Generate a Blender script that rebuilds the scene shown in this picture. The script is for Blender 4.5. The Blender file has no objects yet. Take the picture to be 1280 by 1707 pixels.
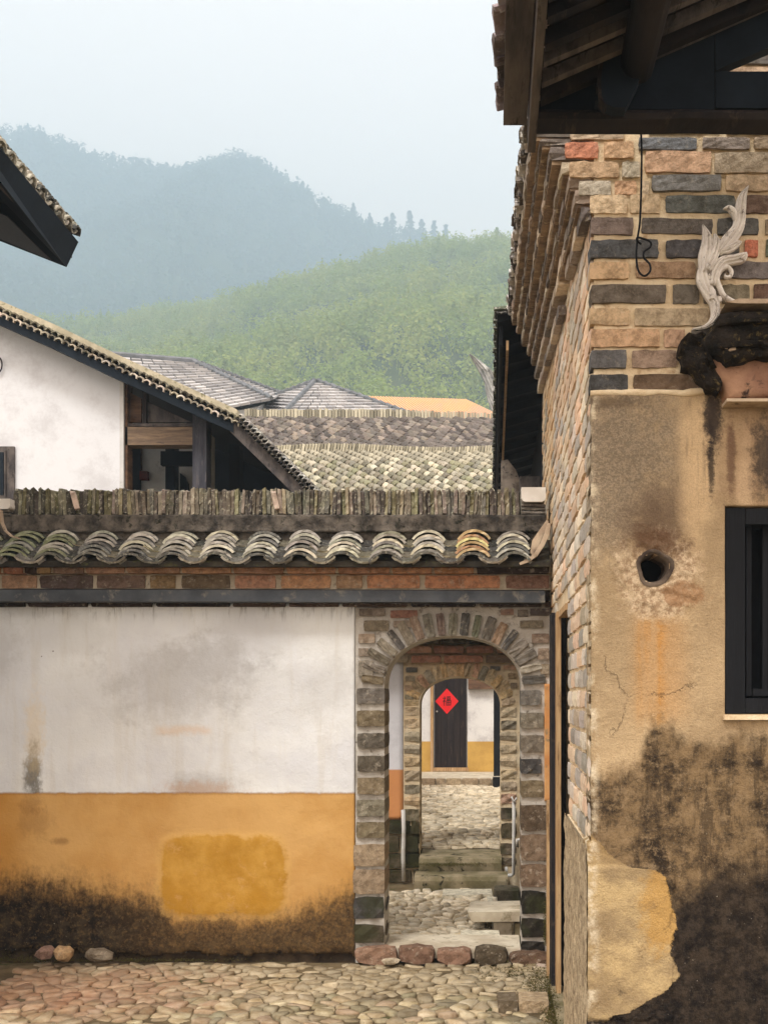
import bpy, math, random
import numpy as np
from mathutils import Vector, Matrix, Euler, noise as mnoise

# ------------------------------------------------------------------ camera, sky, sun, exposure
SC = bpy.context.scene
COL = SC.collection
random.seed(7)
RNG = np.random.default_rng(7)
F = 1920.0            # focal length in photo pixels
VX, VY = 817.0, 1160.0  # vanishing point of everything that runs straight away from us
EYE = 1.833

cam = bpy.data.cameras.new("camera")
cam.sensor_width = 36.0
cam.lens = F / 1707.0 * 36.0
cam.shift_x = (640 - VX) / 1707.0
cam.shift_y = (VY - 853.5) / 1707.0
cam.clip_start = 0.05
cam.clip_end = 4000
camo = bpy.data.objects.new("camera", cam)
COL.objects.link(camo)
camo.location = (0, 0, EYE)
camo.rotation_euler = (math.radians(90), 0, 0)
SC.camera = camo

SUN_DIR = Vector((-0.34, -0.80, 1.25)).normalized()   # towards the sun
world = bpy.data.worlds.new("World")
SC.world = world
world.use_nodes = True
wn = world.node_tree
wn.nodes.clear()
w_out = wn.nodes.new("ShaderNodeOutputWorld")
w_bg = wn.nodes.new("ShaderNodeBackground")
w_sky = wn.nodes.new("ShaderNodeTexSky")
w_sky.sky_type = 'NISHITA'
w_sky.sun_disc = False
w_sky.sun_elevation = math.asin(SUN_DIR.z)
w_sky.sun_rotation = math.atan2(SUN_DIR.x, SUN_DIR.y)
w_sky.dust_density = 4.0
w_mix = wn.nodes.new("ShaderNodeMix")
w_mix.data_type = 'RGBA'
w_mix.inputs[0].default_value = 0.90
wn.links.new(w_sky.outputs[0], w_mix.inputs[6])
w_mix.inputs[7].default_value = (16.9, 14.7, 13.2, 1)    # closed pale cloud cover
wn.links.new(w_mix.outputs[2], w_bg.inputs[0])
w_bg.inputs[1].default_value = 0.10
wn.links.new(w_bg.outputs[0], w_out.inputs[0])

sun = bpy.data.lights.new("sun", 'SUN')
sun.energy = 1.5
sun.angle = math.radians(14)
sun.color = (1.0, 0.985, 0.965)
suno = bpy.data.objects.new("sun", sun)
COL.objects.link(suno)
suno.rotation_euler = SUN_DIR.to_track_quat('Z', 'Y').to_euler()
suno.location = (-10, -10, 20)

SC.view_settings.view_transform = 'Standard'
SC.view_settings.look = 'None'
SC.view_settings.exposure = 0.37
SC.view_settings.gamma = 1.0
SC.view_settings.use_curve_mapping = False
SC.cycles.volume_bounces = 2
SC.cycles.max_bounces = 8
SC.cycles.diffuse_bounces = 3
SC.cycles.use_denoising = True


# ------------------------------------------------------------------ helpers
def P(px, py, d):
    """point of the place seen at photo pixel px, py and d metres away"""
    return Vector(((px - VX) * d / F, d, EYE + (VY - py) * d / F))


def X(px, d):
    return (px - VX) * d / F


def Z(py, d):
    return EYE + (VY - py) * d / F


def C(r, g, b, k=1.0):
    def f(c):
        c = c / 255.0
        return (c / 12.92 if c <= 0.04045 else ((c + 0.055) / 1.055) ** 2.4) * k
    return (f(r), f(g), f(b), 1.0)


def vary(c, a=0.12):
    k = 1 + random.uniform(-a, a)
    return (min(1, c[0] * k * (1 + random.uniform(-.04, .04))), min(1, c[1] * k), min(1, c[2] * k * (1 + random.uniform(-.05, .05))), 1)


class Nodes:
    """tiny helper to write shader graphs as expressions"""
    def __init__(s, name, rough=0.9, spec=0.25):
        s.mat = bpy.data.materials.new(name)
        s.mat.use_nodes = True
        s.t = s.mat.node_tree
        s.b = s.t.nodes["Principled BSDF"]
        s.b.inputs["Roughness"].default_value = rough
        s.b.inputs["Specular IOR Level"].default_value = spec
        s._tc = None

    def put(s, inp, v):
        if isinstance(v, bpy.types.NodeSocket):
            s.t.links.new(v, inp)
        elif isinstance(v, (tuple, list)) and inp.type == 'RGBA':
            inp.default_value = tuple(v) if len(v) == 4 else (*v, 1)
        else:
            inp.default_value = v

    def co(s):
        if s._tc is None:
            s._tc = s.t.nodes.new("ShaderNodeTexCoord")
        return s._tc.outputs["Object"]

    def pos(s):
        g = s.t.nodes.new("ShaderNodeNewGeometry")
        return g.outputs["Position"]

    def island(s):
        g = s.t.nodes.new("ShaderNodeNewGeometry")
        return g.outputs["Random Per Island"]

    def info(s, what="Color"):
        g = s.t.nodes.new("ShaderNodeObjectInfo")
        return g.outputs[what]

    def xyz(s, v):
        n = s.t.nodes.new("ShaderNodeSeparateXYZ")
        s.put(n.inputs[0], v)
        return n.outputs

    def scale(s, v, sc, off=(0, 0, 0)):
        n = s.t.nodes.new("ShaderNodeMapping")
        s.put(n.inputs[0], v)
        n.inputs[3].default_value = sc
        n.inputs[1].default_value = off
        return n.outputs[0]

    def addv(s, a, b):
        n = s.t.nodes.new("ShaderNodeVectorMath")
        s.put(n.inputs[0], a)
        s.put(n.inputs[1], b)
        return n.outputs[0]

    def noise(s, sc, det=4, rough=.6, v=None, dist=0.0, col=False):
        n = s.t.nodes.new("ShaderNodeTexNoise")
        s.put(n.inputs["Vector"], v if v is not None else s.co())
        n.inputs["Scale"].default_value = sc
        n.inputs["Detail"].default_value = det
        n.inputs["Roughness"].default_value = rough
        n.inputs["Distortion"].default_value = dist
        return n.outputs[1] if col else n.outputs[0]

    def voro(s, sc, v=None, feat='F1', out=0):
        n = s.t.nodes.new("ShaderNodeTexVoronoi")
        n.feature = feat
        s.put(n.inputs["Vector"], v if v is not None else s.co())
        n.inputs["Scale"].default_value = sc
        return n.outputs[out]

    def m(s, op, a, b=0.0, clamp=False):
        n = s.t.nodes.new("ShaderNodeMath")
        n.operation = op
        n.use_clamp = clamp
        s.put(n.inputs[0], a)
        s.put(n.inputs[1], b)
        return n.outputs[0]

    def S(s, v, a, b, lo=0.0, hi=1.0):
        n = s.t.nodes.new("ShaderNodeMapRange")
        n.interpolation_type = 'SMOOTHSTEP'
        s.put(n.inputs[0], v)
        if a > b:
            a, b, lo, hi = b, a, hi, lo
        for i, q in zip((1, 2, 3, 4), (a, b, lo, hi)):
            n.inputs[i].default_value = q
        return n.outputs[0]

    def mix(s, f, a, b, mode='MIX'):
        n = s.t.nodes.new("ShaderNodeMix")
        n.data_type = 'RGBA'
        n.blend_type = mode
        s.put(n.inputs[0], f)
        s.put(n.inputs[6], a)
        s.put(n.inputs[7], b)
        return n.outputs[2]

    def curve(s, x, pts, x0, x1):
        """piecewise linear function of x through pts"""
        n = s.t.nodes.new("ShaderNodeValToRGB")
        cr = n.color_ramp
        cr.interpolation = 'LINEAR'
        ys = [p[1] for p in pts]
        lo, hi = min(ys), max(ys)
        mp = s.m('DIVIDE', s.m('SUBTRACT', x, x0), x1 - x0)
        s.put(n.inputs[0], mp)
        for i, (px, y) in enumerate(pts):
            at = min(1.0, max(0.0, (px - x0) / (x1 - x0)))
            v = (y - lo) / (hi - lo + 1e-9)
            if i == 0:
                e = cr.elements[0]
            elif i == len(pts) - 1:
                e = cr.elements[len(cr.elements) - 1]
            else:
                e = cr.elements.new(at)
            e.color = (v, v, v, 1)
        return s.m('ADD', s.m('MULTIPLY', n.outputs[0], hi - lo), lo)

    def blob(s, x, z, cx, cz, rx, rz, soft=.3, wob=None):
        dx = s.m('POWER', s.m('ABSOLUTE', s.m('DIVIDE', s.m('SUBTRACT', x, cx), rx)), 2)
        dz = s.m('POWER', s.m('ABSOLUTE', s.m('DIVIDE', s.m('SUBTRACT', z, cz), rz)), 2)
        d = s.m('SQRT', s.m('ADD', dx, dz))
        if wob is not None:
            d = s.m('ADD', d, wob)
        return s.S(d, 1 + soft, max(0, 1 - soft))

    def cracks(s, sc, lo=.5, hi=.62, w=.012):
        """hairline cracks, only here and there"""
        v = s.addv(s.co(), s.scale(s.noise(6, 5, .75, col=True), (.16, .16, .16)))
        d = s.voro(sc, v, 'DISTANCE_TO_EDGE')
        return s.m('MULTIPLY', s.S(d, w, w * .3), s.S(s.noise(1.3, 3, .6), lo, hi))

    def rect(s, x, z, x0, x1, z0, z1, soft=.02, wob=None):
        if wob is not None:
            x = s.m('ADD', x, wob)
            z = s.m('ADD', z, wob)
        a = s.m('MULTIPLY', s.S(x, x0 - soft, x0 + soft), s.S(x, x1 + soft, x1 - soft))
        b = s.m('MULTIPLY', s.S(z, z0 - soft, z0 + soft), s.S(z, z1 + soft, z1 - soft))
        return s.m('MULTIPLY', a, b)

    def done(s, col, bump=None, strength=.5, dist=.01, rough=None):
        s.put(s.b.inputs["Base Color"], col)
        if rough is not None:
            s.put(s.b.inputs["Roughness"], rough)
        if bump is not None:
            n = s.t.nodes.new("ShaderNodeBump")
            n.inputs["Strength"].default_value = strength
            n.inputs["Distance"].default_value = dist
            s.put(n.inputs["Height"], bump)
            s.t.links.new(n.outputs[0], s.b.inputs["Normal"])
        return s.mat


# ---- objects
def put(name, me, mat, parent=None, loc=None, rot=None, scale=None, color=None, label=None, cat=None, group=None, kind=None):
    o = bpy.data.objects.new(name, me)
    COL.objects.link(o)
    if mat is not None and (len(me.materials) == 0):
        me.materials.append(mat)
    if loc is not None:
        o.location = loc = Vector(loc)
    if rot is not None:
        o.rotation_euler = rot
    if scale is not None:
        o.scale = scale = Vector(scale)
    if color is not None:
        o.color = color
    if parent is not None:
        o.parent = parent
        o.matrix_parent_inverse = BASE[parent.name].inverted()
    BASE[o.name] = Matrix.LocRotScale(loc if loc is not None else Vector(), Euler(rot) if rot is not None else Euler(), scale if scale is not None else Vector((1, 1, 1)))
    if label:
        o["label"] = label
    if cat:
        o["category"] = cat
    if group:
        o["group"] = group
    if kind:
        o["kind"] = kind
    return o


BASE = {}


def thing(name, label, cat, loc, group=None, kind=None):
    o = bpy.data.objects.new(name, None)
    o.empty_display_size = .2
    COL.objects.link(o)
    o.location = loc
    o["label"] = label
    o["category"] = cat
    if group:
        o["group"] = group
    if kind:
        o["kind"] = kind
    BASE[o.name] = Matrix.Translation(loc)
    return o


class MB:
    def __init__(s):
        s.v = []
        s.f = []

    def add(s, vs, fs):
        n = len(s.v)
        s.v += [tuple(q) for q in vs]
        s.f += [tuple(i + n for i in q) for q in fs]
        return s

    def box(s, x0, x1, y0, y1, z0, z1):
        vs = [(x0, y0, z0), (x1, y0, z0), (x1, y1, z0), (x0, y1, z0), (x0, y0, z1), (x1, y0, z1), (x1, y1, z1), (x0, y1, z1)]
        return s.add(vs, [(0, 3, 2, 1), (4, 5, 6, 7), (0, 1, 5, 4), (1, 2, 6, 5), (2, 3, 7, 6), (3, 0, 4, 7)])

    def hexa(s, bot, top):
        """bot, top: 4 points each, same order"""
        return s.add(list(bot) + list(top), [(3, 2, 1, 0), (4, 5, 6, 7), (0, 1, 5, 4), (1, 2, 6, 5), (2, 3, 7, 6), (3, 0, 4, 7)])

    def prism(s, pts, y0, y1):
        """pts: (x, z) outline, extruded from y0 (front) to y1"""
        n = len(pts)
        vs = [(p[0], y0, p[1]) for p in pts] + [(p[0], y1, p[1]) for p in pts]
        fs = [tuple(range(n)), tuple(range(2 * n - 1, n - 1, -1))]
        fs += [(i, i + n, (i + 1) % n + n, (i + 1) % n) for i in range(n)]
        return s.add(vs, fs)

    def tube(s, pts, r, n=8, cap=True):
        pts = [Vector(p) for p in pts]
        rings = []
        up = Vector((0.13, 0.21, 0.97)).normalized()
        for i, p in enumerate(pts):
            t = (pts[min(i + 1, len(pts) - 1)] - pts[max(i - 1, 0)]).normalized()
            a = t.cross(up)
            if a.length < .05:
                a = t.cross(Vector((1, 0, 0)))
            a.normalize()
            b = t.cross(a)
            rr = r[i] if isinstance(r, (list, tuple)) else r
            rings.append([p + (a * math.cos(k * 2 * math.pi / n) + b * math.sin(k * 2 * math.pi / n)) * rr for k in range(n)])
        vs = [q for rg in rings for q in rg]
        fs = []
        for i in range(len(pts) - 1):
            for k in range(n):
                fs.append((i * n + k, i * n + (k + 1) % n, (i + 1) * n + (k + 1) % n, (i + 1) * n + k))
        if cap:
            fs.append(tuple(range(n - 1, -1, -1)))
            fs.append(tuple((len(pts) - 1) * n + k for k in range(n)))
        return s.add(vs, fs)

    def mesh(s, name="mesh", smooth=False, rec=True):
        me = bpy.data.meshes.new(name)
        me.from_pydata(s.v, [], s.f)
        if rec:
            import bmesh
            bm = bmesh.new()
            bm.from_mesh(me)
            bmesh.ops.recalc_face_normals(bm, faces=bm.faces)
            bm.to_mesh(me)
            bm.free()
        if smooth:
            me.polygons.foreach_set("use_smooth", [True] * len(me.polygons))
        return me


def fbm(x, y, z=0.0, o=4):
    return mnoise.fractal(Vector((x, y, z)), 0.9, 2.0, o)


def rough_mesh(seed, nx=4, ny=1, nz=3, jit=.024, bev=.045, name="block"):
    """a unit block with worn uneven faces and rounded edges (shared by many bricks)"""
    rd = random.Random(seed)
    idx = {}
    vs = []

    def axis(i, n):
        t = i / n
        return t - .5
    for i in range(nx + 1):
        for j in range(ny + 1):
            for k in range(nz + 1):
                if 0 < i < nx and 0 < j < ny and 0 < k < nz:
                    continue
                x, y, z = axis(i, nx), axis(j, ny), axis(k, nz)
                e = (i in (0, nx)) + (j in (0, ny)) + (k in (0, nz))
                sh = {1: 0, 2: bev * .35, 3: bev * .8}[e]
                ax, az = 1 - sh * 1.2, 1 - sh * 1.9
                x *= ax
                z *= az
                y *= (1 - sh * .5)
                idx[i, j, k] = len(vs)
                vs.append((x + rd.uniform(-jit, jit) * .35, y + rd.uniform(-jit, jit) * .6, z + rd.uniform(-jit, jit)))
    fs = []
    for i in range(nx):
        for k in range(nz):
            fs.append((idx[i, 0, k], idx[i + 1, 0, k], idx[i + 1, 0, k + 1], idx[i, 0, k + 1]))
            fs.append((idx[i, ny, k], idx[i, ny, k + 1], idx[i + 1, ny, k + 1], idx[i + 1, ny, k]))
    for i in range(nx):
        for j in range(ny):
            fs.append((idx[i, j, 0], idx[i, j + 1, 0], idx[i + 1, j + 1, 0], idx[i + 1, j, 0]))
            fs.append((idx[i, j, nz], idx[i + 1, j, nz], idx[i + 1, j + 1, nz], idx[i, j + 1, nz]))
    for j in range(ny):
        for k in range(nz):
            fs.append((idx[0, j, k], idx[0, j, k + 1], idx[0, j + 1, k + 1], idx[0, j + 1, k]))
            fs.append((idx[nx, j, k], idx[nx, j + 1, k], idx[nx, j + 1, k + 1], idx[nx, j, k + 1]))
    me = bpy.data.meshes.new(name)
    me.from_pydata(vs, [], fs)
    return me


def set_mat(meshes, mat):
    for m_ in meshes:
        if len(m_.materials):
            m_.materials.clear()
        for q in (mat if isinstance(mat, (tuple, list)) else (mat,)):
            m_.materials.append(q)
    return meshes


def grid_mesh(x0, x1, z0, z1, nx, nz, yfun, keep=None, name="sheet", edge=None):
    """upright sheet facing the camera; yfun(x, z) gives its depth. edge: depth to which its rim is turned back"""
    vs, fs, id_ = [], [], {}
    for i in range(nx + 1):
        for k in range(nz + 1):
            x = x0 + (x1 - x0) * i / nx
            z = z0 + (z1 - z0) * k / nz
            r = yfun(x, z)
            if isinstance(r, tuple):
                x, y, z = r
            else:
                y = r
            id_[i, k] = len(vs)
            vs.append((x, y, z))
    cells = set()
    for i in range(nx):
        for k in range(nz):
            cx, cz = x0 + (x1 - x0) * (i + .5) / nx, z0 + (z1 - z0) * (k + .5) / nz
            if keep is None or keep(cx, cz):
                cells.add((i, k))
                fs.append((id_[i, k], id_[i + 1, k], id_[i + 1, k + 1], id_[i, k + 1]))
    if edge is not None:
        back = {}

        def bk(q):
            if q not in back:
                v = vs[id_[q]]
                back[q] = len(vs)
                vs.append((v[0], edge, v[2]))
            return back[q]
        for (i, k) in list(cells):
            for (di, dk, a, b) in ((-1, 0, (i, k), (i, k + 1)), (1, 0, (i + 1, k + 1), (i + 1, k)), (0, -1, (i + 1, k), (i, k)), (0, 1, (i, k + 1), (i + 1, k + 1))):
                if (i + di, k + dk) not in cells:
                    fs.append((id_[a], id_[b], bk(b), bk(a)))
    me = bpy.data.meshes.new(name)
    me.from_pydata(vs, [], fs)
    me.polygons.foreach_set("use_smooth", [True] * len(me.polygons))
    return me


def arc_tile(w=.24, rise=.065, L=.22, t=.018, n=8, taper=.9, name="tile", seed=0):
    """clay tile, half round, its front edge at y=0, running back along +y; convex up. centred on x, feet at z=0"""
    rd = random.Random(seed)
    rad = (w * w / 4 + rise * rise) / (2 * rise)
    half = math.asin(min(1, w / 2 / rad))
    vs = []
    for (yy, tp) in ((0, 1.0), (L, taper)):
        for rr in (rad, rad - t):
            for i in range(n + 1):
                a = -half + 2 * half * i / n
                j = rd.uniform(-.0018, .0018) if yy == 0 else 0
                vs.append((rr * math.sin(a) * tp, yy + rd.uniform(-.004, .004), (rr * math.cos(a) - (rad - rise)) * tp + j))
    m_ = n + 1
    fs = []
    for i in range(n):
        fs.append((i, i + 1, 2 * m_ + i + 1, 2 * m_ + i))
        fs.append((m_ + i + 1, m_ + i, 3 * m_ + i, 3 * m_ + i + 1))
        fs.append((m_ + i, m_ + i + 1, i + 1, i))
        fs.append((2 * m_ + i, 2 * m_ + i + 1, 3 * m_ + i + 1, 3 * m_ + i))
    fs.append((0, m_, 3 * m_, 2 * m_)[::-1])
    fs.append((n, m_ + n, 3 * m_ + n, 2 * m_ + n))
    me = bpy.data.meshes.new(name)
    me.from_pydata(vs, [], fs)
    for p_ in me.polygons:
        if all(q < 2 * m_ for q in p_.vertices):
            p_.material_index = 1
    import bmesh
    bm = bmesh.new()
    bm.from_mesh(me)
    bmesh.ops.recalc_face_normals(bm, faces=bm.faces)
    bm.to_mesh(me)
    bm.free()
    return me


def voronoi(x0, x1, y0, y1, size, jit=.42, aspect=1.0, seed=1):
    """rounded cells of a jittered grid: list of (centre, polygon)"""
    rd = random.Random(seed)
    sx, sy = size * aspect, size
    nx, ny = max(1, int((x1 - x0) / sx)), max(1, int((y1 - y0) / sy))
    sx, sy = (x1 - x0) / nx, (y1 - y0) / ny
    pt = {}
    for i in range(-2, nx + 2):
        for j in range(-2, ny + 2):
            o = .5 * (j % 2)
            pt[i, j] = (x0 + (i + .5 + o * .8 + rd.uniform(-jit, jit)) * sx, y0 + (j + .5 + rd.uniform(-jit, jit)) * sy)
    out = []
    for i in range(nx):
        for j in range(ny):
            c = pt[i, j]
            poly = [(c[0] - sx * 1.4, c[1] - sy * 1.4), (c[0] + sx * 1.4, c[1] - sy * 1.4), (c[0] + sx * 1.4, c[1] + sy * 1.4), (c[0] - sx * 1.4, c[1] + sy * 1.4)]
            for di in (-2, -1, 0, 1, 2):
                for dj in (-2, -1, 0, 1, 2):
                    if (di or dj) and (i + di, j + dj) in pt:
                        q = pt[i + di, j + dj]
                        mx, my = (c[0] + q[0]) / 2, (c[1] + q[1]) / 2
                        nx_, ny_ = q[0] - c[0], q[1] - c[1]
                        new = []
                        for a in range(len(poly)):
                            p, r = poly[a], poly[(a + 1) % len(poly)]
                            dp = (p[0] - mx) * nx_ + (p[1] - my) * ny_
                            dr = (r[0] - mx) * nx_ + (r[1] - my) * ny_
                            if dp <= 0:
                                new.append(p)
                            if dp * dr < 0:
                                t = dp / (dp - dr)
                                new.append((p[0] + (r[0] - p[0]) * t, p[1] + (r[1] - p[1]) * t))
                        poly = new
                        if len(poly) < 3:
                            break
                if len(poly) < 3:
                    break
            if len(poly) >= 4:
                out.append((c, poly))
    return out


def stone_geo(c, poly, z, h, gap, rd, tilt=.05):
    """a cobble: side wall, shoulder and domed top"""
    n = len(poly)
    cx = sum(p[0] for p in poly) / n
    cy = sum(p[1] for p in poly) / n
    r = max(.02, sum(math.hypot(p[0] - cx, p[1] - cy) for p in poly) / n)
    k1 = max(.5, 1 - gap / r)
    k2 = k1 * .91
    # extra points halfway so the outline is round
    pp = []
    for a in range(n):
        p, q = poly[a], poly[(a + 1) % n]
        if math.hypot(p[0] - q[0], p[1] - q[1]) > r * .35:
            pp.append((p[0] * .8 + q[0] * .2, p[1] * .8 + q[1] * .2))
            pp.append((p[0] * .2 + q[0] * .8, p[1] * .2 + q[1] * .8))
        else:
            pp.append(((p[0] + q[0]) / 2, (p[1] + q[1]) / 2))
    n = len(pp)
    tx, ty = rd.uniform(-tilt, tilt), rd.uniform(-tilt, tilt)
    vs = [(cx + (p[0] - cx) * k1, cy + (p[1] - cy) * k1, z - .05) for p in pp]
    vs += [(cx + (p[0] - cx) * k1, cy + (p[1] - cy) * k1, z + h * .45 + tx * (p[0] - cx) + ty * (p[1] - cy)) for p in pp]
    vs += [(cx + (p[0] - cx) * k2, cy + (p[1] - cy) * k2, z + h * .93 + tx * (p[0] - cx) + ty * (p[1] - cy) + rd.uniform(-.002, .002)) for p in pp]
    vs.append((cx + rd.uniform(-.2, .2) * r, cy + rd.uniform(-.2, .2) * r, z + h))
    fs = []
    for a in range(n):
        b = (a + 1) % n
        fs.append((a, b, n + b, n + a))
        fs.append((n + a, n + b, 2 * n + b, 2 * n + a))
        fs.append((2 * n + a, 2 * n + b, 3 * n))
    return vs, fs

# ------------------------------------------------------------------ materials
def mat_brick(name="brick", grain=1.2, moss=0.0, mortar_smear=.42, dark=(.56, .53, .48)):
    n = Nodes(name, .92, .15)
    c = n.info("Color")
    w = n.pos()
    a = n.noise(20, 6, .74, w)
    b = n.noise(95, 4, .75, w)
    big = n.noise(3.1, 3, .6, w)
    col = n.mix(n.S(a, .36, .66), n.mix(1.0, c, (1.15, 1.15, 1.15), 'MULTIPLY'), n.mix(1.0, c, dark, 'MULTIPLY'))
    col = n.mix(n.m('MULTIPLY', n.S(b, .45, .75), .45), col, n.mix(1.0, c, (1.45, 1.4, 1.35), 'MULTIPLY'))
    if mortar_smear:
        col = n.mix(n.m('MULTIPLY', n.S(n.noise(24, 5, .78, w), .54, .66), mortar_smear), col, C(205, 190, 165))
    if moss:
        col = n.mix(n.m('MULTIPLY', n.S(big, .45, .62), moss), col, C(58, 60, 30))
    hs = n.t.nodes.new("ShaderNodeHueSaturation")
    hs.inputs["Saturation"].default_value = .84
    n.put(hs.inputs["Color"], col)
    col = hs.outputs[0]
    return n.done(col, n.m('ADD', n.m('MULTIPLY', a, .8), n.m('MULTIPLY', b, .5)), .75 * grain, .010)


def mat_simple(name, c1, c2, sc=6, rough=.9, bump=.4, c3=None, sc2=40, spec=.2, dist=.008, stretch=None):
    n = Nodes(name, rough, spec)
    v = n.pos()
    if stretch:
        v = n.scale(v, stretch)
    a = n.noise(sc, 5, .65, v)
    b = n.noise(sc2, 3, .7, v)
    col = n.mix(n.S(a, .32, .68), c1, c2)
    if c3:
        col = n.mix(n.S(n.noise(sc * 1.9, 5, .7, v, .4), .55, .68), col, c3)
    return n.done(col, n.m('ADD', a, n.m('MULTIPLY', b, .5)), bump, dist)


M_BRICK = mat_brick()
M_BRICK_SIDE = mat_brick("pale_brick", 1.1, 0, .6, (.80, .76, .70))
M_BRICK_MOSS = mat_brick("mossy_brick", 1, .75, .1)
M_MORTAR = mat_simple("lime_mortar", C(214, 202, 178), C(185, 170, 146), 7, .95, .9, C(150, 138, 118), 55, dist=.012)
M_MORTAR_GREY = mat_simple("grey_mortar", C(205, 200, 190), C(168, 160, 148), 7, .95, .9, C(120, 112, 100), 55, dist=.012)
M_WOOD_DARK = mat_simple("dark_wood", C(52, 46, 44), C(30, 30, 34), 5, .8, .5, C(70, 60, 54), 40, stretch=(1, .25, 1))
M_WOOD_BLACK = mat_simple("black_wood", C(22, 24, 28), C(14, 16, 20), 5, .7, .4, None, 40, stretch=(3, 3, .3))
M_WOOD_PALE = mat_simple("pale_wood", C(205, 172, 128), C(168, 132, 92), 9, .85, .5, C(120, 92, 62), 60, stretch=(4, 4, .35))
M_WOOD_BROWN = mat_simple("brown_wood", C(120, 92, 70), C(82, 62, 50), 7, .85, .5, C(60, 46, 40), 50, stretch=(.5, .5, 2.5))
M_WOOD_GREY = mat_simple("weathered_wood", C(112, 104, 98), C(72, 68, 68), 6, .9, .5, C(58, 54, 54), 50, stretch=(2, .3, 1))
M_PLASTER_WHITE = mat_simple("white_plaster", C(232, 230, 224), C(206, 205, 202), 2.2, .95, .35, C(190, 188, 184), 30)
M_CAP = mat_simple("cap_plaster", C(238, 232, 222), C(220, 212, 200), 5, .9, .3, None, 30)
M_STONE_SLAB = mat_simple("slab_stone", C(218, 208, 186), C(186, 172, 148), 5, .9, .6, C(150, 138, 112), 40)
M_STONE_MOSS = mat_simple("mossy_stone", C(160, 146, 118), C(112, 104, 74), 5, .95, .9, C(40, 38, 26), 40)
M_SOIL = mat_simple("soil", C(128, 112, 84), C(84, 72, 52), 3, 1, .8, C(70, 74, 38), 30)
M_PIPE = mat_simple("white_pipe", C(228, 226, 220), C(205, 200, 190), 9, .5, .05)
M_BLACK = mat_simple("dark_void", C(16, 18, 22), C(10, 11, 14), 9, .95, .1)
M_BLUEDARK = mat_simple("tarred_board", C(30, 40, 50), C(20, 28, 36), 3, .8, .3, None, 30)
M_GUTTER = mat_simple("gutter_metal", C(86, 90, 94), C(60, 64, 70), 4, .7, .3, C(124, 120, 112), 60, .3)


def mat_stone(name="cobble_stone"):
    n = Nodes(name, .9, .25)
    w = n.pos()
    xyz = n.xyz(w)
    isl = n.island()
    c = n.info("Color")
    a = n.noise(12, 5, .7, w)
    b = n.noise(60, 4, .7, w)
    col = n.mix(n.S(a, .35, .7), c, n.mix(1.0, c, (.66, .60, .50), 'MULTIPLY'))
    v = n.m('ADD', n.m('MULTIPLY', isl, .5), .72)
    vv = n.t.nodes.new("ShaderNodeCombineXYZ")
    for i in range(3):
        n.put(vv.inputs[i], v)
    col = n.mix(1.0, col, vv.outputs[0], 'MULTIPLY')
    col = n.mix(n.m('MULTIPLY', n.S(b, .55, .75), .5), col, C(92, 80, 52))
    col = n.mix(n.m('MULTIPLY', n.S(n.noise(2.6, 6, .75, w), .48, .66), .55), col, n.mix(1.0, col, (.62, .56, .44), 'MULTIPLY'))
    # red iron soil trodden over the stones on the left
    red = n.blob(xyz[0], xyz[1], -2.9, 7.15, 1.1, .6, .6, n.m('MULTIPLY', n.m('SUBTRACT', n.noise(3.2, 6, .8, w), .5), 2.6))
    col = n.mix(n.m('MULTIPLY', red, .5), col, n.mix(n.S(n.noise(5, 4, .7, w), .4, .65), C(166, 112, 84), C(128, 86, 70)))
    return n.done(col, n.m('ADD', n.m('MULTIPLY', a, .8), n.m('MULTIPLY', b, .4)), .6, .01)


M_COBBLE = mat_stone()


def mat_tile(name="roof_tile_clay", moss=.25, lich=C(200, 198, 180)):
    n = Nodes(name, .9, .2)
    w = n.pos()
    c = n.info("Color")
    a = n.noise(7, 5, .75, w)
    b = n.noise(38, 4, .7, w)
    col = n.mix(n.S(a, .38, .7), c, n.mix(1.0, c, (.42, .42, .42), 'MULTIPLY'))
    col = n.mix(n.m('MULTIPLY', n.S(b, .52, .66), .55), col, lich)
    col = n.mix(n.m('MULTIPLY', n.S(n.noise(4.2, 5, .7, w), .55, .68), moss), col, C(70, 76, 34))
    return n.done(col, n.m('ADD', n.m('MULTIPLY', a, .5), n.m('MULTIPLY', b, .6)), .6, .008)


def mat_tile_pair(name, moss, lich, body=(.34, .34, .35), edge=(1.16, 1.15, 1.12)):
    """clay tile: skin darkened as gap shade, and the broken front edge paled as if lit"""
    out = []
    for k, q in enumerate((body, edge)):  # shade between layers and light on the edges are put into these tints
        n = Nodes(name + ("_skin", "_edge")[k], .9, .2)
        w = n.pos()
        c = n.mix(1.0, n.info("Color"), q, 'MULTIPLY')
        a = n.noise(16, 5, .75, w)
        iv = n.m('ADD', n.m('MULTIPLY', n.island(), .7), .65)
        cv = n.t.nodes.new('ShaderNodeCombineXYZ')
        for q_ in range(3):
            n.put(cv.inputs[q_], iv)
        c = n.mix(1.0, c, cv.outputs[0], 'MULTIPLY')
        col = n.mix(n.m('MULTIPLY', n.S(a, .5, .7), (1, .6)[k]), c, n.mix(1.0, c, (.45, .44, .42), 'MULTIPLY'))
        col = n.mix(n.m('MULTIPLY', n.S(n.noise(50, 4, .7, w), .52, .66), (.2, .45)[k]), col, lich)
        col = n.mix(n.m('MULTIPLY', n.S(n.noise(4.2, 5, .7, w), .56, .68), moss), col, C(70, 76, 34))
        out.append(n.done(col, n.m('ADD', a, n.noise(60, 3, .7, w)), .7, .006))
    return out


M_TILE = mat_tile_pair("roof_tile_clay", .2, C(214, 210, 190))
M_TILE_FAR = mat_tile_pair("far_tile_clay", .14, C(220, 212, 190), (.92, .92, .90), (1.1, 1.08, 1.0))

# wall_1 plaster: white over ochre, stained
D1 = 8.0


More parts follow.
